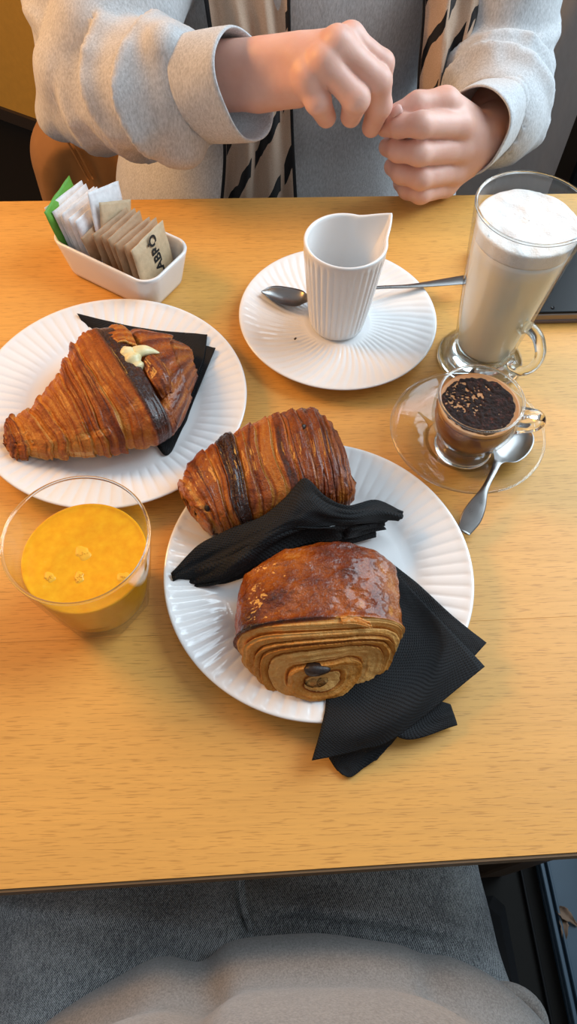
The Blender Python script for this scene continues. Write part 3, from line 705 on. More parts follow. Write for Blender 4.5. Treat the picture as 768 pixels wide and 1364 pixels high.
# ------------------------------------------------------------------ pastries
def crustmesh(name, p, bake, gloss, parent, capfan=True):
    nu, nv = p.shape[:2]
    c = np.stack([np.clip(bake, 0, 1), np.clip(gloss, 0, 1), np.zeros_like(bake), np.ones_like(bake)], 2)
    f = gridfaces(nu, nv, False, True).tolist()
    v = p.reshape(-1, 3); f += [list(range(nv))[::-1], [(nu - 1) * nv + k for k in range(nv)]]
    return mesh(name, v, f, CRUST, parent, True, cols=c.reshape(-1, 4))
def rollsurf(us, T, B, zc, hz, zf, nu, nv, exu=0.85, shrink=0.92):
    u = np.linspace(0, 1, nu)
    def ip(A): A = np.array(A, float); return np.stack([smooth1(np.interp(u, us, A[:, k]), 6) for k in range(A.shape[1])], 1)
    zc = smooth1(np.interp(u, us, zc), 6); hz = smooth1(np.interp(u, us, hz), 6)
    t2, b2 = ip(T), ip(B)
    tw = np.array([P(x, y, z) for (x, y), z in zip(t2, zc)]); bw = np.array([P(x, y, z) for (x, y), z in zip(b2, zc)])
    c = (tw + bw) / 2; a = (tw - bw) / 2 * shrink
    th = np.linspace(0, 2 * np.pi, nv, endpoint=False)
    ex = lambda q: np.sign(q) * np.abs(q) ** exu
    p = c[:, None] + a[:, None] * ex(np.cos(th))[None, :, None]; p[..., 2] += hz[:, None] * ex(np.sin(th))[None]
    U = u[:, None] * np.ones((1, nv)); TH = th[None] * np.ones((nu, 1))
    return p, U, TH
def flat(p, zf): z = p[..., 2]; p[..., 2] = np.where(z < zf + .004, zf + .004 * np.exp((z - zf - .004) / .004) * 1.0, z); return p
def layers(s, jit=0, seed=0):
    """irregular lamination: position inside the layer, a random per layer, layer number"""
    r = np.random.default_rng(seed); wd = 0.45 + 1.5 * r.random(80) ** 1.4; e = np.concatenate([[-8.0], -8.0 + np.cumsum(wd)])
    k = np.clip(np.searchsorted(e, s, side='right') - 1, 0, 79); f = (s - e[k]) / wd[k]
    return np.clip(f, 0, 1), r.random(80)[k], k

# croissant
cr = thing('croissant', 'cream filled croissant with dark ridged crust on the left plate', 'croissant', P(150, 520, TT + .008))
us = [0, .03, .09, .17, .25, .34, .43, .51, .58, .66, .75, .84, .92, 1]
Tp = [(8, 590), (10, 560), (24, 552), (42, 545), (60, 520), (78, 500), (86, 478), (95, 458), (108, 446), (124, 443), (145, 441), (185, 444), (226, 452), (250, 466)]
Bp = [(8, 598), (22, 610), (52, 611), (80, 611), (106, 609), (134, 607), (155, 606), (179, 600), (199, 597), (218, 592), (230, 584), (242, 560), (254, 530), (262, 500)]
zc = [.016, .017, .020, .023, .026, .028, .030, .031, .032, .032, .031, .029, .026, .020]; hz = [.003, .009, .012, .015, .018, .021, .023, .0245, .0255, .0260, .0245, .022, .018, .009]
p, U, TH = rollsurf(us, Tp, Bp, [TT + z for z in zc], hz, TT + .008, 620, 220)
n = gridnormal(p, True); cen = p.mean(1, keepdims=True); n *= np.sign((n * (p - cen)).sum(2, keepdims=True))
warp = 0.30 * vnoise(U * 5, np.cos(TH) * 1.5 + 3, np.sin(TH) * 1.5) + .04 * vnoise(U * 30, np.cos(TH) * 4, np.sin(TH) * 4)
s = np.interp(U, [0, .1, .3, .6, .68, .77, 1], [0, 2.2, 5.6, 9.0, 9.5, 10.1, 12.0]) + warp
f, h, k = layers(s, seed=4)
mic = np.clip(2.2 * vnoise(s * 5.5, np.cos(TH) * .8, np.sin(TH) * .8, 4), -1, 1) + .5 * vnoise(s * 14, TH * 2, 0, 5)
top_ = np.clip(np.sin(TH), 0, 1)
gv = np.exp(-(vnoise(s * 4.2 + .15 * vnoise(U * 40, TH * 3, 0, 9), np.cos(TH) * .7, np.sin(TH) * .7, 6) / .13) ** 2)
d = -.0013 * gv * (.35 + .65 * h) * (U < .8) + .0034 * (f ** .5 - .6) + .0022 * (h - .5) + .00085 * mic * (.4 + h) * (U < .8) + .0009 * fbm(U * 14, np.cos(TH) * 3, np.sin(TH) * 3, 4, 8)
band = sstep(.635, .66, U + .012 * warp) * (1 - sstep(.755, .775, U + .01 * warp))
lobe = sstep(.765, .785, U)
groove = gs(U, .785, .018) * sstep(.1, .5, np.sin(TH + .5))
d = d * (1 - .75 * band) + .0032 * band * top_ - .0100 * groove + lobe * .0009 * (np.sin(TH * 14 + U * 26 + 2.5 * warp) * .6 + .6 * vnoise(U * 7, np.cos(TH) * 2, np.sin(TH) * 2, 2))
p = flat(p + n * d[..., None], TT + .0082)
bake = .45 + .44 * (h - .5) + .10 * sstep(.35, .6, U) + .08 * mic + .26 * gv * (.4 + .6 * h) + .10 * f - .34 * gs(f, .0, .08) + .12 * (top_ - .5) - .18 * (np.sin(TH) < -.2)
bake = bake * (1 - band) + band * (.92 + .14 * top_) - .05 * gs(U, .05, .1)
bake = bake * (1 - lobe) + lobe * (.60 + .14 * np.sin(TH * 14 + U * 26 + 2.5 * warp) + .14 * vnoise(U * 12, np.cos(TH) * 2, np.sin(TH) * 2))
flak = sstep(.42, .62, vnoise(U * 14, np.cos(TH) * 5, np.sin(TH) * 5, 31)) * (1 - band); bake = bake - .16 * flak
gloss = .25 + .65 * band + .35 * lobe + .3 * (h > .7) + .35 * flak
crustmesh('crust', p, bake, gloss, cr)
# cream and a torn flap of crust
cp = resample([P(160, 462, TT + .052), P(170, 472, TT + .056), P(180, 484, TT + .056), P(188, 496, TT + .052)], 26)
rad = np.interp(np.linspace(0, 1, 26), [0, .1, .5, .9, 1], [.001, .0055, .0072, .0048, .001]) * (1 + .15 * np.sin(np.arange(26)))
v, f_ = tube(cp, rad, 16, .8)
cp2 = resample([P(172, 474, TT + .055), P(186, 468, TT + .056), P(198, 467, TT + .055), P(212, 470, TT + .051)], 20)
v2, f2 = tube(cp2, np.interp(np.linspace(0, 1, 20), [0, .2, .6, 1], [.003, .0062, .0048, .0008]), 14, .7)
mesh('cream', *join((v, f_), (v2, f2)), CREAM, cr)
def flap(name, rows, parent, bake, gloss, thick=.0016, seed=1, nu=36, nv=18, bulge=.0022):
    L = [resample([P(*q) for q in r], nu) for r in rows]; g = np.array([resample([l[i] for l in L], nv) for i in range(nu)])
    U, Vv = np.meshgrid(np.linspace(0, 1, nu), np.linspace(0, 1, nv), indexing='ij')
    nn = gridnormal(g); nn[nn[..., 2] < 0] *= -1
    g = g + nn * (bulge * .45 * fbm(U * 6, Vv * 4, seed, 3, seed) + bulge * np.sin(np.pi * Vv) + .0004 * np.sin(Vv * 40))[..., None]
    bk = bake + .12 * np.sin(Vv * 24) + .2 * (np.abs(Vv - .5) > .44) * -1
    c = np.stack([np.clip(bk, 0, 1), gloss + 0 * bk, 0 * bk, 1 + 0 * bk], 2)
    o = mesh(name, g, gridfaces(nu, nv), CRUST, parent, True, cols=c); md = o.modifiers.new('thickness', 'SOLIDIFY'); md.thickness = thick; md.offset = -1
    return o
flap('crust_flap', [[(190, 486, TT + .055), (196, 500, TT + .056), (206, 516, TT + .053), (216, 532, TT + .046)], [(198, 476, TT + .057), (208, 488, TT + .058), (218, 504, TT + .055), (224, 524, TT + .047)], [(212, 478, TT + .053), (222, 490, TT + .053), (228, 506, TT + .050), (230, 524, TT + .044)]], cr, .66, .8, seed=2)
flap('crust_flap', [[(136, 446, TT + .046), (150, 436, TT + .045), (166, 438, TT + .044)], [(142, 456, TT + .053), (158, 450, TT + .053), (176, 450, TT + .051)], [(152, 462, TT + .055), (166, 458, TT + .056), (182, 462, TT + .055)]], cr, .46, .5, seed=3)

# back pain au chocolat: a long ridged roll
pc = thing('pain_au_chocolat', 'ridged chocolate pastry roll lying at the back of the large plate', 'pastry', P(350, 640, TT + .008))
us = [0, .035, .10, .2, .32, .45, .58, .7, .82, .91, .97, 1]
Tp = [(244, 662), (238, 645), (248, 622), (276, 598), (304, 583), (332, 569), (360, 557), (385, 551), (410, 549), (428, 560), (440, 575), (448, 592)]
Bp = [(262, 692), (284, 708), (300, 712), (318, 709), (338, 704), (362, 697), (388, 691), (414, 687), (440, 684), (460, 678), (470, 668), (470, 650)]
zc = [.027, .028, .029, .030, .031, .032, .033, .033, .033, .031, .029, .027]; hz = [.010, .017, .0205, .023, .0245, .0255, .0265, .027, .0265, .0235, .0175, .009]
p, U, TH = rollsurf(us, Tp, Bp, [TT + z for z in zc], hz, TT + .008, 620, 220, .80, .93)
n = gridnormal(p, True); cen = p.mean(1, keepdims=True); n *= np.sign((n * (p - cen)).sum(2, keepdims=True))
warp = 0.28 * vnoise(U * 4 + 9, np.cos(TH) * 1.4, np.sin(TH) * 1.4, 2) + .03 * vnoise(U * 30, np.cos(TH) * 4, np.sin(TH) * 4, 3)
s = np.interp(U, [0, .1, .25, .5, .8, 1], [0, 1.7, 3.2, 5.6, 8.6, 12.0]) + warp
f, h, k = layers(s, seed=12)
mic = np.clip(2.2 * vnoise(s * 4.2, np.cos(TH) * .8, np.sin(TH) * .8, 14), -1, 1) + .5 * vnoise(s * 11, TH * 2, 0, 15)
top_ = np.clip(np.sin(TH), 0, 1)
gv = np.exp(-(vnoise(s * 3.4 + .15 * vnoise(U * 40, TH * 3, 0, 19), np.cos(TH) * .7, np.sin(TH) * .7, 16) / .11) ** 2)
d = -.0010 * gv * (.3 + .7 * h) + .0026 * (f ** .5 - .6) + .0014 * (h - .5) + .00060 * mic * (.25 + h) + .0008 * fbm(U * 14, np.cos(TH) * 3, np.sin(TH) * 3, 4, 18)
p = flat(p + n * d[..., None], TT + .0082)
dark = ((s > 2.9) & (s < 3.9)) * 1.0 + ((s > 6.3) & (s < 6.8)) * .6
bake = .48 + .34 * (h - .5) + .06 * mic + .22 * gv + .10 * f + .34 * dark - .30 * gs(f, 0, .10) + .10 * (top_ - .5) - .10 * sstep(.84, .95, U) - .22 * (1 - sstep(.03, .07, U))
gloss = .45 + .35 * (h > .4) + .2 * dark - .4 * sstep(.85, .95, U)
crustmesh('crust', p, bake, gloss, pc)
def chocbit(px, py, z, sx, sz, ax, parent):
    c = P(px, py, z); v, f_ = lathe([(.00005, 1), (.55, .85), (.95, .45), (1.0, 0), (.8, -.6)], (0, 0, 0), 14, lambda R, Z, T: (R * (1 + .12 * np.sin(3 * T + 1)), Z))
    v = v * V3(sx, sx * .75, sz); mesh('chocolate_piece', rotz(v, (0, 0, 0), ax) + c, f_, CHOC, parent)
chocbit(278, 678, TT + .0405, .0040, .0055, .2, pc)
chocbit(403, 571, TT + .0560, .0034, .0042, .5, pc)

# front pain au chocolat: a plump pillow, roll end towards the viewer
pf = thing('pain_au_chocolat', 'plump glazed chocolate pastry at the front with rolled end showing', 'pastry', (0.048, 0.195, TT + .008))
vs = [0, .04, .12, .25, .42, .55, .62, .70, .78, .86, .93, 1]
yy = [.250, .249, .243, .229, .204, .180, .171, .162, .156, .1525, .1510, .1505]
aa = [.012, .030, .046, .0545, .0575, .0570, .0555, .0510, .0430, .0320, .0200, .0080]
bz = [.005, .014, .0210, .0262, .0288, .0288, .0278, .0250, .0205, .0150, .0090, .0030]
zc = [.027, .027, .028, .0295, .0300, .0300, .0298, .0290, .0280, .0272, .0270, .0275]
xc = [.054, .054, .052, .049, .046, .045, .0450, .0450, .0442, .0430, .0415, .0405]
nu, nv = 420, 260; u = np.linspace(0, 1, nu); th = np.linspace(0, 2 * np.pi, nv, endpoint=False)
I = lambda A: smooth1(np.interp(u, vs, A), 8)
ex = lambda q, e: np.sign(q) * np.abs(q) ** e
U = u[:, None] * np.ones((1, nv)); TH = th[None] * np.ones((nu, 1)); ct, st_ = np.cos(TH), np.sin(TH)
p = np.zeros((nu, nv, 3)); er = sstep(.40, .62, U)
ea = .80 + .07 * er; tl = np.interp(U, [0, .4, .58, .8, 1], [0, 0, .22, .66, .7])
p[..., 0] = I(xc)[:, None] + I(aa)[:, None] * ex(ct, ea)
p[..., 1] = I(yy)[:, None] + I(bz)[:, None] * st_ * tl + .009 * np.abs(ct) ** 2.2 * sstep(.50, .66, U) * (1 - .9 * sstep(.82, 1, U)) + .010 * ct ** 2 * (1 - sstep(.0, .3, U)) * -1
p[..., 2] = TT + I(zc)[:, None] + I(bz)[:, None] * ex(st_, .82 + .08 * er)
n = gridnormal(p, True); cen = p.mean(1, keepdims=True); n *= np.sign((n * (p - cen)).sum(2, keepdims=True))
warp = .40 * vnoise(ct * 1.3, st_ * 1.3, U * 2, 41) + .08 * vnoise(ct * 6, st_ * 6, U * 8, 42)
sh_ = .045 * ct * st_ + .03 * ct
endm = sstep(.575, .60, U + .022 * warp + .02 * ct)
s = np.interp(U, [0, .575, .7, .85, 1], [0, 0, 2.6, 5.6, 9.0]) + warp * .8 + 1.2 * ct * sstep(.6, .8, U) * .5
f, h, k = layers(s, seed=5)
mic = np.clip(2 * vnoise(s * 5, ct * .8, st_ * .8, 51), -1, 1)
top_ = np.clip(st_, 0, 1)
wr = fbm(p[..., 0] * 60, p[..., 1] * 60, p[..., 2] * 60, 4, 44)
d = endm * (.0036 * ((1 - f) ** .6 - .6) + .0016 * (h - .5) + .00045 * mic) + (1 - endm) * (.0013 * wr + .0022 * gs(U, .565, .02))
d = d + .0007 * fbm(p[..., 0] * 160, p[..., 1] * 160, p[..., 2] * 160, 3, 45)
p = flat(p + n * d[..., None], TT + .0082)
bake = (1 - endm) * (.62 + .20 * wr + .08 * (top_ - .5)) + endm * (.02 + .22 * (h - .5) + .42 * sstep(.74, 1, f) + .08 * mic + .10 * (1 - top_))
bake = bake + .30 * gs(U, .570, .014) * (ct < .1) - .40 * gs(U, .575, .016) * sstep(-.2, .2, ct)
flk = sstep(.30, .5, vnoise(ct * 5, st_ * 5, U * 16, 47)) * sstep(.40, .52, U) * (1 - sstep(.56, .59, U)) * sstep(.1, .5, ct)
bake -= .30 * flk
gloss = (1 - endm) * (.95) + endm * .06
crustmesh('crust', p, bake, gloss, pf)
flap('crust_flake', [[(452, 822, TT + .0588), (470, 820, TT + .0582), (492, 828, TT + .0580)], [(456, 832, TT + .0588), (474, 832, TT + .0582), (496, 838, TT + .0576)]], pf, .22, .5, thick=.0006, seed=8, nv=10, bulge=.0007)
c_ = P(421, 892, TT + .0372)
v, f_ = lathe([(.00005, 1), (.55, .85), (.95, .45), (1.0, 0), (.8, -.8)], (0, 0, 0), 18, lambda R, Z, T: (R * (1 + .10 * np.sin(3 * T + 1)), Z))
v = v * V3(.0088, .0042, .0042); v = v @ _rx(math.radians(60)).T
mesh('chocolate_piece', v + c_, f_, CHOC, pf)

# ------------------------------------------------------------------ sugar dish and sachets
ta = math.radians(-35); tc_ = V3(-0.1105, 0.5785, TT)
td = V3(math.cos(ta), math.sin(ta), 0); tn = V3(-math.sin(ta), math.cos(ta), 0)
t = thing('sugar_dish', 'white rectangular porcelain dish filled with sugar sachets', 'dish', tc_)
def rrect(hx, hy, r, z, m=12):
    out = []
    for cx, cy, a0 in ((hx - r, hy - r, 0), (-hx + r, hy - r, 90), (-hx + r, -hy + r, 180), (hx - r, -hy + r, 270)):
        for q in np.linspace(0, 90, m): A = math.radians(a0 + q); out.append((cx + r * math.cos(A), cy + r * math.sin(A), z))
    return np.array(out)
rings = [rrect(.001, .001, .0005, .0008), rrect(.046, .022, .012, .0008), rrect(.050, .026, .014, .0), rrect(.053, .029, .015, .003)] + [rrect(.053 + .007 * q, .029 + .0055 * q, .015 + .002 * q, .003 + .036 * q) for q in np.linspace(.1, 1, 10)]
rings += [rrect(.0594, .0339, .0165, .0402), rrect(.0576, .0321, .0150, .0402), rrect(.0568, .0313, .0145, .0392)] + [rrect(.0568 - .007 * q, .0313 - .0055 * q, .0145 - .002 * q, .0392 - .033 * q) for q in np.linspace(.1, 1, 8)] + [rrect(.001, .001, .0005, .005)]
v = np.array(rings); m_ = v.shape[1]; v = v.reshape(-1, 3)
v = tc_ + v[:, :1] * td + v[:, 1:2] * tn + v[:, 2:] * V3(0, 0, 1)
mesh('dish_body', v, gridfaces(len(rings), m_, False, True)[:, ::-1], PORC, t)

def m_paper(name, col, rough=.6):
    t = NT(name); n = t.noise(t.coord(), 200, 4, .6); n2 = t.noise(t.coord((1, 1, .2)), 900, 2)
    t.P(Base_Color=t.ramp(n, [(.3, tuple(c * .86 for c in col)), (.7, tuple(min(1, c * 1.06) for c in col))]), Roughness=rough); t.bump(t.math('ADD', n, t.math('MULTIPLY', n2, .3)), .4, .001); return t.m
KRAFT = m_paper('kraft_paper', (.46, .29, .16)); KRAFT2 = m_paper('pale_kraft_paper', (.60, .44, .27)); WHITEP = m_paper('white_paper', (.80, .79, .80), .45); GREENP = m_paper('green_paper', (.13, .40, .05), .5)
INK = plain('black_ink', (.010, .009, .009), .6)
def sachet(mat, label, pos, along, wid, hgt, lean, yaw, puff, roll=0.0, zb=None, group=None, ink=None):
    """a filled paper sachet standing in the dish; pos: offset along / across the dish"""
    t_ = thing('sugar_sachet', label, 'sachet', tc_ + td * pos[0] + tn * pos[1] + V3(0, 0, .007 if zb is None else zb), group)
    nu, nv = 16, 22; a = np.linspace(-1, 1, nu)[:, None] * np.ones((1, nv)); b = np.linspace(0, 1, nv)[None] * np.ones((nu, 1))
    seal = sstep(0, .12, b) * (1 - sstep(.86, .97, b))
    th_ = puff * np.sqrt(np.clip(1 - a ** 4, 0, 1)) * seal + .00025
    ru = .0006 * fbm(a * 2 + lean * 9, b * 4, pos[0] * 90, 3, int(abs(pos[0]) * 9999) + 3)
    ca, sa = math.cos(roll), math.sin(roll)
    fx = a * wid / 2 * ca - (b - .5) * hgt * sa; fz = a * wid / 2 * sa + (b - .5) * hgt * ca + hgt / 2
    ex_ = _rz(ta + yaw) @ V3(0, 1, 0); ey = _rz(ta + yaw) @ V3(1, 0, 0)
    upv = V3(0, 0, math.cos(lean)) + ey * -math.sin(lean); nv_ = ey * math.cos(lean) + V3(0, 0, math.sin(lean))
    base = org(t_)
    zig = np.where(np.abs(b - .5) > .47, .0003 * np.sin(a * 40), 0)
    front = base + fx[..., None] * ex_ + fz[..., None] * upv + (th_ + ru + zig)[..., None] * nv_
    back = base + fx[..., None] * ex_ + fz[..., None] * upv + (-th_ + ru + zig)[..., None] * nv_
    V_ = np.vstack([front.reshape(-1, 3), back.reshape(-1, 3)]); N_ = nu * nv
    f_ = gridfaces(nu, nv).tolist() + [q[::-1] for q in gridfaces(nu, nv, off=N_).tolist()]
    rim = [i * nv for i in range(nu)] + [(nu - 1) * nv + j for j in range(1, nv)] + [i * nv + nv - 1 for i in range(nu - 2, -1, -1)] + [j for j in range(nv - 2, 0, -1)]
    f_ += [[rim[i], rim[i - 1], rim[i - 1] + N_, rim[i] + N_] for i in range(len(rim))]
    ps_ = mesh('paper_sleeve', V_, f_, mat, t_)
    if ink:
        for body, (ia, ib), size, rot in ink:
            cu = bpy.data.curves.new('printed_word', 'FONT'); cu.body = body; cu.size = size; cu.align_x = 'LEFT'; cu.align_y = 'CENTER'; cu.extrude = .00003; cu.offset = .00045
            tmp = bpy.data.objects.new('print_tmp', cu); me = bpy.data.meshes.new_from_object(tmp); bpy.data.objects.remove(tmp); bpy.data.curves.remove(cu)
            me.materials.clear(); me.materials.append(INK); me.name = 'printed_word'; o = bpy.data.objects.new('printed_word', me); COL.objects.link(o); o.parent = ps_
            x_ = upv * math.cos(rot) + ex_ * math.sin(rot); z_ = nv_; y_ = np.cross(z_, x_)
            loc = ex_ * (ia * wid / 2) + upv * (ib * hgt) + nv_ * (puff + .0007)
            M_ = Matrix.Identity(4)
            for i in range(3):
                M_[i][0], M_[i][1], M_[i][2], M_[i][3] = x_[i], y_[i], z_[i], loc[i]
            o.matrix_local = M_
    return t_
grp = 'sugar sachets in the white dish'
sachet(GREENP, 'green paper sachet at the back left end of the sugar dish', (-.0480, -.002), 0, .056, .064, .24, .30, .0018, group=grp)
wl = ['white sachet next to the green one in the sugar dish', 'second white sachet from the green one in the sugar dish', 'third white sachet from the green one in the sugar dish', 'fourth white sachet from the green one in the sugar dish', 'fifth white sachet from the green one in the sugar dish', 'sixth white sachet from the green one in the sugar dish']
for i, l in enumerate(wl): sachet(WHITEP, l, (-.0420 + .0052 * i, .001 * ((i * 7) % 3 - 1)), 0, .050 - .001 * (i % 2), .062 - .0015 * (i % 3), .30 - .02 * i, .03 * ((i * 5) % 3 - 1), .0019, group=grp)
sachet(WHITEP, 'white sachet sticking up tilted at the back of the sugar dish', (-.0085, .010), 0, .044, .066, .26, .10, .0017, roll=-.30, zb=.014, group=grp)
sachet(KRAFT2, 'pale tan sachet leaning crooked against the tilted white sachet', (-.0020, .006), 0, .038, .058, .24, -.05, .0016, roll=-.42, zb=.012, group=grp)
sachet(KRAFT, 'brown sachet just in front of the last white one in the sugar dish', (-.0085 + .0035, -.012), 0, .030, .050, .30, .0, .0014, roll=.08, group=grp)
bl = ['brown paper sachet sixth from the front end of the sugar dish', 'brown paper sachet fifth from the front end of the sugar dish', 'brown paper sachet fourth from the front end of the sugar dish', 'brown paper sachet third from the front end of the sugar dish', 'brown paper sachet just behind the lettered front one']
for i, l in enumerate(bl): sachet(KRAFT, l, (.0055 + .0074 * i, .001 * ((i * 5) % 3 - 1)), 0, .048, .054 + .0012 * (i % 3), .24 - .02 * i, .04 * ((i * 4) % 3 - 1), .0024, group=grp)
sachet(KRAFT2, 'front brown sachet with black vertical lettering in the sugar dish', (.0440, 0), 0, .049, .056, .16, .05, .0022, group=grp, ink=[('LABRÒ', (.12, .22), .0135, 0.0)])

# ------------------------------------------------------------------ black slab with a metal edge on the right
t = thing('tablet', 'flat black device with a grey metal edge lying behind the tall glass', 'tablet', (0.31, .545, TT))
x0, x1_, y0, y1_ = 0.238, 0.395, P(720, 432, TT)[1], 0.602
mesh('base', *box(x0, x1_, y0, y1_, TT + .0003, TT + .0052, .001), plain('tablet_base', (.17, .14, .15), .4, .5), t, False)
mesh('metal_edge', *box(x0, x1_, y0 - .0002, y1_, TT + .0053, TT + .0125, .001), SIDE, t, False)
mesh('lid', *box(x0 + .0003, x1_ - .0003, y0 + .0004, y1_ - .0003, TT + .0126, TT + .0150, .0008), SATIN, t, False)
v, f = lathe([(.0001, .0004), (.0011, .0004), (.0014, .0007), (.0019, .0007), (.0021, 0)], tuple(P(736, 410, TT + .0150)), 20); mesh('screw_ring', v, f, SATIN, t)

# ------------------------------------------------------------------ the person across the table
pr = thing('person', 'person in a grey sweatshirt and striped scarf, fingers pinched together, across the table', 'person', (0.07, 0.97, 0.0))
def chain(p, pts, k):
    d = None
    for (a, ra), (b, rb) in zip(pts[:-1], pts[1:]):
        q = cap(p, a, b, ra, rb); d = q if d is None else smin(d, q, k)
    return d
def J(x, y, Y, r): a = PY(x, y, Y); return (a, PXL(r, a))
RHF = [[J(410, 104, .668, 19), J(423, 134, .660, 17), J(434, 156, .672, 13.5)],
       [J(431, 82, .668, 19), J(474, 131, .655, 18), J(467, 155, .672, 14)],
       [J(449, 58, .676, 19), J(503, 108, .668, 18), J(505, 140, .674, 16), J(494, 170, .684, 12.5)],
       [J(467, 50, .690, 16), J(509, 84, .686, 15), J(508, 150, .692, 11.5)]]
RTH = [J(400, 100, .715, 22), J(452, 104, .722, 17), J(490, 132, .715, 14), J(506, 164, .700, 11)]
RWR = [J(300, 82, .715, 26), J(300, 122, .715, 25)]
def rhand(p):
    d = cap(p, RWR[0][0], J(395, 78, .690, 25)[0], RWR[0][1], PXL(26, RWR[0][0]))
    d = smin(d, cap(p, RWR[1][0], J(395, 116, .685, 25)[0], RWR[1][1], PXL(25, RWR[0][0])), .012)
    for fg, w0 in zip(RHF, ((345, 124), (345, 108), (350, 92), (352, 80))):
        d = smin(d, cap(p, J(*w0, .700, 22)[0], fg[0][0], PXL(22, fg[0][0]), fg[0][1]), .010)
    for fg in RHF:
        kn = fg[0]; d = smin(d, np.linalg.norm(p - (kn[0] + V3(0, -.002, .003)), axis=1) - kn[1] * .92, .006)
    fs = None
    for fg in RHF:
        q = chain(p, fg, .005); fs = q if fs is None else smin(fs, q, .0016)
    d = smin(d, fs, .0065)
    return smin(d, chain(p, RTH, .006), .006)
LHF = [[J(610, 166, .690, 19), J(561, 166, .662, 16), J(532, 168, .674, 14), J(513, 170, .690, 12)],
       [J(611, 197, .690, 19), J(558, 203, .659, 16.5), J(530, 200, .674, 14.5), J(516, 196, .692, 12)],
       [J(602, 226, .690, 18), J(559, 236, .660, 15.5), J(535, 230, .674, 14), J(523, 222, .692, 12)],
       [J(592, 246, .692, 16), J(560, 257, .665, 13.5), J(543, 252, .678, 12.5), J(534, 244, .694, 11)]]
LTH = [J(622, 162, .708, 22), J(592, 137, .698, 19), J(556, 138, .690, 14.5), J(523, 151, .688, 10.5)]
def lhand(p):
    wr = J(664, 160, .755, 28)
    d = cap(p, wr[0], J(628, 182, .706, 30)[0], wr[1], PXL(27, wr[0]))
    d = smin(d, cap(p, J(664, 172, .755, 26)[0], J(622, 205, .706, 26)[0], PXL(26, wr[0]), PXL(26, wr[0])), .012)
    for fg in LHF: d = smin(d, cap(p, J(636, 188, .712, 24)[0], fg[0][0], PXL(24, wr[0]), fg[0][1]), .010)
    fs = None
    for fg in LHF:
        q = chain(p, fg, .005); fs = q if fs is None else smin(fs, q, .0016)
    d = smin(d, fs, .005)
    return smin(d, chain(p, LTH, .006), .004)
# torso anchors
SHR, SHL = V3(-0.095, 1.00, 1.20), V3(0.262, 1.00, 1.20)
ELR = PY(128, 128, .800); ELL = PY(655, 95, .850)
WRR = PY(300, 105, .715); WRL = PY(655, 178, .735)
def body_low(p):
    d = smin(cap(p, (.02, .98, .58), (.02, 1.0, 1.12), .10, .11), cap(p, (.13, .98, .58), (.13, 1.0, 1.12), .10, .11), .06)
    d = smin(d, cap(p, SHR, SHL, .055), .06)
    d = smin(d, cap(p, (.08, 1.0, 1.18), (.08, .985, 1.32), .055, .05), .05)
    d = smin(d, ell(p, (.08, .965, 1.42), (.072, .092, .115)), .03)
    d = smin(d, cap(p, (.08, .868, 1.425), (.08, .862, 1.40), .008, .014), .012)                         # nose
    d = smin(d, cap(p, (.058, .885, 1.358), (.102, .885, 1.358), .010), .012)                          # lips
    for s_ in (-1, 1):
        d = smin(d, ell(p, (.08 + s_ * .073, .975, 1.41), (.010, .022, .032)), .008)                    # ears
        d = smax(d, -ell(p, (.08 + s_ * .030, .872, 1.435), (.016, .010, .009)), .008)                  # eye hollows
        d = smin(d, ell(p, (.08 + s_ * .030, .885, 1.435), (.014, .012, .010)), .003)
    for sh, el, wr in ((SHR, ELR, WRR), (SHL, ELL, WRL)):
        d = smin(d, cap(p, sh, el, .034, .026), .02); d = smin(d, cap(p, el, wr, .027, .025), .015)
    return d
lo = np.minimum(PY(280, 110, .73), PY(280, 110, .65)) - .06
v1, f1 = sdf_mesh(rhand, (-.03, .60, .76), (.20, .80, .95), .0015)
v2, f2 = sdf_mesh(lhand, (.13, .60, .74), (.34, .82, .88), .0015)
v3, f3 = sdf_mesh(body_low, (-.26, .70, .45), (.44, 1.16, 1.56), .006)
bo = mesh('body', *join((v1, f1), (v2, f2), (v3, f3)), SKIN, pr)
nl = resample([PY(536, 143, .676), PY(528, 147, .675), PY(519, 153, .678)], 10)
v, f = tube(nl, np.interp(np.linspace(0, 1, 10), [0, .2, .8, 1], [.002, .0046, .0046, .002]), 12, .35, up=(0, -.6, .8)); mesh('fingernail', v, f, NAIL, bo)

# sweatshirt: torso, sleeves with gathered folds
def axisco(p, a, b):
    a = np.asarray(a); L = np.linalg.norm(b - a); ax = (b - a) / L; q = p - a; t_ = q @ ax
    s1 = np.cross(ax, (0, 1, 0)); s1 /= np.linalg.norm(s1); s2 = np.cross(ax, s1)
    return t_, np.arctan2(q @ s1, q @ s2), L
CR0, CR1 = PY(234, 120, .738), PY(328, 114, .698)
CL0, CL1 = PY(664, 150, .765), PY(624, 176, .706)
OVER = [(PY(84, 148, .800), .030), (PY(98, 92, .790), .036), (PY(128, 36, .800), .040), (PY(168, 6, .835), .050), (PY(190, -70, .90), .070)]
def folds(t_, ph, spec, sd):
    g = 0
    n1 = vnoise(np.cos(ph) * 1.6, np.sin(ph) * 1.6, 0, sd); n2 = vnoise(np.cos(ph) * 4, np.sin(ph) * 4, t_ * 12, sd + 1)
    for i, (c, A, w, p0, sl) in enumerate(spec):
        x = t_ - c - sl * np.sin(ph + p0) * .6 - .007 * n1 - .003 * n2
        w_ = np.where(x < 0, w * .75, w * 1.5)
        g = g + 1.35 * A * np.exp(-(x / w_) ** 2) * (.55 + .45 * np.sin(ph * 1.0 + p0 * 1.7) + .25 * n2)
    return g - .003
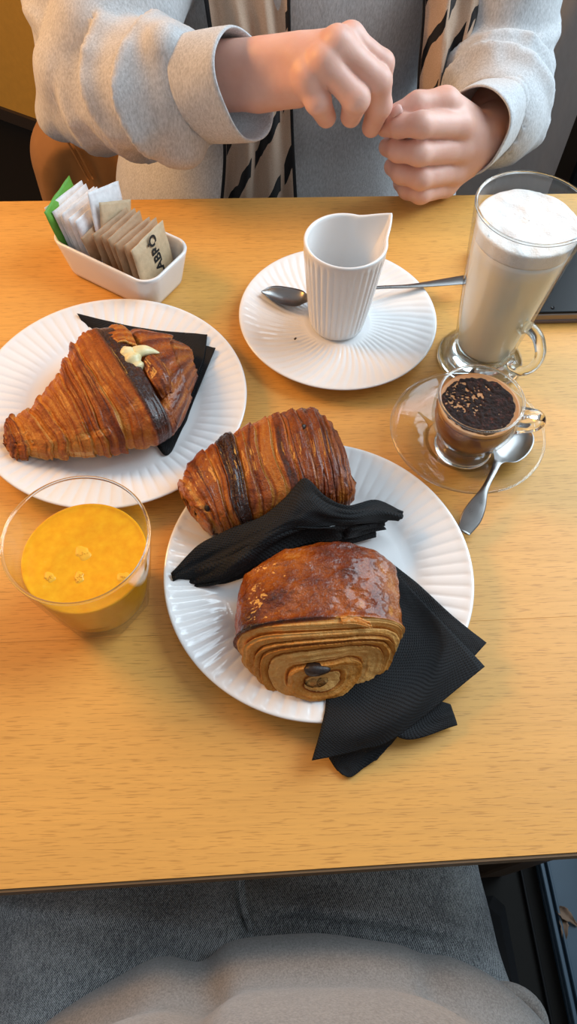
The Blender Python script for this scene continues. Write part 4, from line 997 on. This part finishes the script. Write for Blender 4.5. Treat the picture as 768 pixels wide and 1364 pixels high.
def shirt(p):
    d = ell(p, (.075, 1.0, .93), (.205, .150, .50))
    d = smin(d, cap(p, (-.03, .99, .55), (.18, .99, .55), .15), .05)
    d = d + .0045 * fbm(p[:, 0] * 13, p[:, 2] * 5, p[:, 1] * 3, 2, 61)
    d = smin(d, cap(p, SHR, SHL, .075), .06)
    # upper arms
    for sh, el, r0, r1, sd in ((SHR, ELR + V3(-.002, .040, .022), .080, .062, 62), (SHL, ELL + V3(.010, .025, .012), .080, .060, 63)):
        t_, ph, L = axisco(p, sh, el)
        q = cap(p, sh, el, r0, r1)
        m = np.abs(q) < .05
        q = q + .006 * vnoise(t_ * 22 + 1.2 * np.sin(ph), ph * .8, sd, sd) - folds(t_, ph, ((L - .03, .008, .010, 1.0, .03), (L - .07, .007, .012, 3.0, .05), (L - .13, .006, .014, 5.0, .06)), sd)
        d = smin(d, q, .012)
    # right forearm, baggy, with gathered rings of folds
    t_, ph, L = axisco(p, ELR, CR0)
    q = smin(cap(p, ELR, CR0, .058, .056), cap(p, ELR + V3(.02, -.005, .012), PY(200, 110, .745), .052, .055), .02)
    q = q - folds(t_, ph, ((.012, .0075, .010, .4, .020), (.036, .0085, .008, 2.2, .026), (.058, .0060, .006, 1.2, .014), (.080, .0095, .009, 3.4, .024), (.104, .0060, .006, .2, .016), (.122, .0095, .009, 5.0, .018)), 64)
    q = smin(q, cap(p, PY(220, 62, .718), PY(244, 192, .708), .020, .024), .012)
    d = smin(d, q, .005)
    # the upper sleeve sags over the elbow and overlaps the forearm
    ov = None
    for a_, b_ in zip(OVER[:-1], OVER[1:]):
        q = cap(p, a_[0], b_[0], a_[1], b_[1]); ov = q if ov is None else smin(ov, q, .02)
    ov = ov - .0035 * vnoise(p[:, 0] * 30 - p[:, 2] * 18, p[:, 2] * 14, p[:, 1] * 10, 77)
    d = smin(d, ov, .0035)
    # left forearm
    t_, ph, L = axisco(p, ELL, CL0)
    q = smin(cap(p, ELL, CL0, .058, .050), cap(p, ELL, PY(655, 160, .76), .055, .05), .02)
    q = q - folds(t_, ph, ((.005, .0080, .009, 1.0, .024), (.028, .0075, .007, 3.0, .022), (.046, .0060, .006, 5.2, .018), (.064, .0080, .007, 2.0, .018), (.084, .0060, .006, .6, .012)), 68)
    d = smin(d, q, .006)
    # openings: neck and the two sleeve ends
    d = smax(d, -cap(p, CR1 + (CR1 - CR0) * .4, CR0 - (CR0 - ELR) * .15, .046, .036), .006)
    d = smax(d, -cap(p, CL1 + (CL1 - CL0) * .4, CL0 + (CL0 - CL1) * .4, .040, .032), .006)
    d = smax(d, -(1.0 - np.clip(0, 0, 0)) * cap(p, (.08, 1.0, 1.20), (.08, .98, 1.4), .058), .01)
    return d
v, f = sdf_mesh(shirt, (-.30, .62, .42), (.50, 1.20, 1.34), .0042)
ss = mesh('sweatshirt', v, f, KNIT, pr)
def cuff(c0, c1, ra, rb, up, taper, seed, name='cuff'):
    ax = c1 - c0; L = np.linalg.norm(ax); ax = ax / L; up = np.array(up, float); s_ = np.cross(ax, up); s_ /= np.linalg.norm(s_); w = np.cross(s_, ax)
    pr_ = [(-.004, 1.0), (0, 1.05), (.016, 1.075), (.019, 1.06), (.0205, 1.035), (.022, 1.055), (.026, 1.06), (.0285, 1.04), (.030, 1.02), (.0315, 1.035)] + [(.034 + q * (L - .036), 1.035 + taper * q) for q in np.linspace(0, 1, 12)] + [(L + .0005, 1.02 + taper), (L + .0005, .985 + taper), (L - .002, .965 + taper)] + [(L * (1 - q), .955 + taper * (1 - q)) for q in np.linspace(.05, 1, 10)]
    th_ = np.linspace(0, 2 * np.pi, 80, endpoint=False)
    rows = []
    for t_, k_ in pr_:
        wob = 1 + .03 * np.sin(3 * th_ + seed) + .02 * np.sin(5 * th_ + t_ * 60)
        rows.append(c0 + ax * t_ + (w[None] * (np.cos(th_) * ra * k_ * wob)[:, None] + s_[None] * (np.sin(th_) * rb * k_ * wob)[:, None]))
    return mesh(name, np.array(rows), gridfaces(len(rows), 80, False, True), KNIT, ss)
cuff(CR0, CR1, .0520, .040, (0, -.45, .9), .02, 1)
cuff(CL0, CL1, .0430, .036, (.35, -.3, .9), .06, 2)

# scarf ends hanging down the chest
def scarf(rows, seed, nu=90, nv=60, amp=.008, nf=3, vs_=1.0):
    L = [resample([PY(*q) for q in r], nu) for r in rows]; g = np.array([resample([l[i] for l in L], nv) for i in range(nu)])
    U, Vv = np.meshgrid(np.linspace(1, 0, nu), np.linspace(0, 1, nv), indexing='ij')
    nn = V3(0, -.9, .35)
    g = g + nn * (amp * np.sin(Vv * np.pi * 2 * nf + 1.2 * vnoise(U * 2, seed, 0) + seed) * (.5 + .5 * U) + .003 * fbm(U * 5, Vv * 6, seed, 2, seed))[..., None]
    o = mesh('scarf', g, gridfaces(nu, nv), SCARF, pr, True, uvs=np.stack([Vv, U * vs_], 2)); md = o.modifiers.new('thickness', 'SOLIDIFY'); md.thickness = .0016
    return o
scarf([[(262, -60, .872), (272, 0, .855), (285, 100, .838), (297, 200, .828), (290, 300, .825)], [(330, -60, .862), (335, 0, .846), (345, 100, .828), (345, 200, .820), (340, 300, .818)], [(388, -60, .866), (386, 0, .850), (388, 100, .836), (392, 200, .826), (398, 300, .824)]], 1.0)
scarf([[(562, -60, .870), (564, 0, .852), (560, 60, .838), (555, 130, .824), (552, 190, .815)], [(600, -60, .858), (602, 0, .838), (595, 60, .822), (585, 130, .808), (580, 190, .802)], [(646, -60, .872), (640, 0, .850), (625, 60, .832), (606, 130, .815), (602, 190, .808)]], 2.4, nf=2, vs_=.66)

# hair and trousers, hidden or out of frame in this view
def hair(p):
    d = ell(p, (.08, .985, 1.445), (.088, .100, .112)); d = smin(d, cap(p, (.08, 1.05, 1.40), (.08, 1.07, 1.28), .06, .045), .03)
    return smax(d, -ell(p, (.08, .90, 1.40), (.066, .075, .100)), .008)
v, f = sdf_mesh(hair, (-.04, .84, 1.20), (.20, 1.16, 1.58), .006); mesh('hair', v, f, plain('dark_hair', (.03, .018, .012), .5), pr)
def trous(p):
    d = cap(p, (.00, .98, .53), (.15, .98, .53), .13)
    for s_ in (-1, 1):
        x = .075 + s_ * .10
        d = smin(d, cap(p, (x, .96, .54), (x + s_ * .02, .60, .53), .085, .062), .05)
        d = smin(d, cap(p, (x + s_ * .02, .60, .53), (x + s_ * .02, .66, .09), .060, .045), .03)
        d = smin(d, cap(p, (x + s_ * .02, .67, .045), (x + s_ * .03, .55, .04), .042, .036), .02)
    return d
v, f = sdf_mesh(trous, (-.22, .42, -.01), (.38, 1.18, .70), .008); v[:, 2] = np.maximum(v[:, 2], .001); mesh('trousers', v, f, plain('dark_trousers', (.03, .032, .04), .8), pr)

# chair with a brown jacket over its back
ch = thing('chair', 'dark wooden chair behind the table carrying a brown jacket', 'chair', (.07, 1.0, 0))
mesh('seat', *box(-.15, .29, .80, 1.20, .375, .405, .006), DARKW, ch, False)
mesh('backrest', *box(-.17, .31, 1.19, 1.215, .50, .86, .006), DARKW, ch, False)
for x in (-.14, .28):
    mesh('leg', *box(x - .018, x + .018, .81, .846, 0, .375, .003), DARKW, ch, False)
    mesh('leg', *box(x - .018, x + .018, 1.18, 1.216, 0, .86, .003), DARKW, ch, False)
jk = thing('jacket', 'brown canvas jacket hanging behind the person at the left', 'jacket', (-.2, 1.1, .3))
def jack(p):
    d = cap(p, PY(110, 195, 1.12) + V3(0, 0, -.02), PY(110, 195, 1.12) + V3(0, 0, -.40), .085, .10)
    d = smin(d, cap(p, PY(200, 190, 1.14), PY(205, 190, 1.14) + V3(0, 0, -.40), .075, .09), .03)
    d = np.maximum(d, np.abs(p[:, 1] - 1.12) - .062)
    return d + .007 * fbm(p[:, 0] * 24, p[:, 2] * 9, p[:, 1] * 6, 2, 71)
v, f = sdf_mesh(jack, (-.42, .98, .02), (.06, 1.24, .66), .006); jb = mesh('jacket_body', v, f, JACKET, jk)
for (a_, b_) in (((88, 185), (118, 240)), ((94, 183), (124, 238))):
    pts = [PY(a_[0] + (b_[0] - a_[0]) * q, a_[1] + (b_[1] - a_[1]) * q, 1.052) for q in np.linspace(0, 1, 12)]
    v, f = tube(pts, .0018, 8); mesh('seam', v, f, JACKET, jb)

# ------------------------------------------------------------------ the photographer's lap
ph_ = thing('person', 'seated person at the near side, only grey jeans and sweatshirt hem in view', 'person', (0, -.15, 0.0))
def jeans(p):
    d = smin(cap(p, (-.10, -.13, .545), (.085, -.13, .545), .135), cap(p, (-.07, -.02, .555), (.06, -.02, .555), .082), .06)
    t_ = p[:, 1]
    for x0_, x1_, zt, sd in ((-.118, -.150, .0, 81), (.094, .100, .0, 82)):
        q = cap(p, (x0_, -.12, .545), (x1_, .34, .525), .104, .074)
        d = smin(d, q, .022)
    for x0_ in (-.150, .100):
        d = smin(d, cap(p, (x0_, .34, .525), (x0_, .32, .09), .072, .048), .03)
        d = smin(d, cap(p, (x0_, .31, .045), (x0_, .44, .04), .042, .036), .02)
    d = d - .0040 * vnoise(p[:, 0] * 10 + p[:, 1] * 16, p[:, 1] * 22 - p[:, 0] * 9, p[:, 2] * 8, 83)
    # fly placket and creases
    pl = np.array([-.013, .03, .60]); e = np.abs(p[:, 0] + .013 + .10 * np.maximum(p[:, 1] - .01, 0)) 
    d = d - .0035 * np.exp(-((p[:, 0] + .040) / .024) ** 4) * (p[:, 1] < .10) * (p[:, 1] > -.1)
    fx, fy = p[:, 0], p[:, 1]
    l1 = fy - (.026 - .20 * np.maximum(fx - .02, 0) ** 1.15 * 1.3); top = sstep(.56, .60, p[:, 2])
    d = d - .0090 * np.exp(-(np.where(l1 < 0, l1 / .004, l1 / .012)) ** 2) * sstep(-.01, .03, fx) * (1 - sstep(.13, .17, fx)) * top
    l2 = fy - (.012 - .16 * (fx + .02)); d = d - .0080 * np.exp(-(np.where(l2 < 0, l2 / .004, l2 / .014)) ** 2) * (1 - sstep(-.09, -.02, fx)) * top
    l3 = fx + .016 + .10 * fy; d = d - .0070 * np.exp(-(np.where(l3 > 0, l3 / .002, l3 / .016)) ** 2) * top
    return d
v, f = sdf_mesh(jeans, (-.34, -.36, -.01), (.34, .52, .74), .0034); v[:, 2] = np.maximum(v[:, 2], .001)
jn = mesh('jeans', v, f, DENIM, ph_)
sm = resample([P(322, 1166, .632), P(322, 1190, .634), P(326, 1215, .636), P(334, 1240, .634)], 24); v, f = tube(sm, .0022, 8); mesh('fly_seam', v, f, DENIM, jn)
def hoodie(p):
    d = ell(p, (.0, -.165, .80), (.205, .150, .42))
    d = smin(d, ell(p, (.006, -.076, .663), (.180, .084, .066)), .05)
    for s_ in (-1, 1): d = smin(d, cap(p, (s_ * .20, -.20, 1.10), (s_ * .06, -.2, 1.14), .08, .07), .06)
    return d - .0045 * fbm(p[:, 0] * 14 + p[:, 1] * 4, p[:, 2] * 4, p[:, 1] * 7, 2, 91) + .010 * gs(p[:, 0] + .35 * (p[:, 1] + .0), -.045, .016) + .003 * gs(p[:, 0] - .3 * p[:, 1], .11, .012)
v, f = sdf_mesh(hoodie, (-.34, -.36, .52), (.34, .06, 1.26), .0042); sw2 = mesh('sweatshirt', v, f, KNIT2, ph_)
hc = P(668, 1368, .665)
rg = [(hc + V3(.026 * math.cos(q), .020 * math.sin(q), .006 * math.sin(q))) for q in np.linspace(0, 2 * np.pi, 41)]
v, f = tube(rg, .006, 10, caps=False); mesh('hem_cuff', v, f, KNIT2, sw2)
st = thing('bench_seat', 'black bench seat under the near person, seen at the right of the jeans', 'bench', (.02, -.2, 0))
mesh('seat_pad', *box(-.5, .249, -.45, .036, .37, .41, .01), BLACK, st, False)
for x in (-.45, .2):
    for y in (-.40, .01): mesh('leg', *box(x - .02, x + .02, y - .02, y + .02, 0, .37, .003), BLACK, st, False)
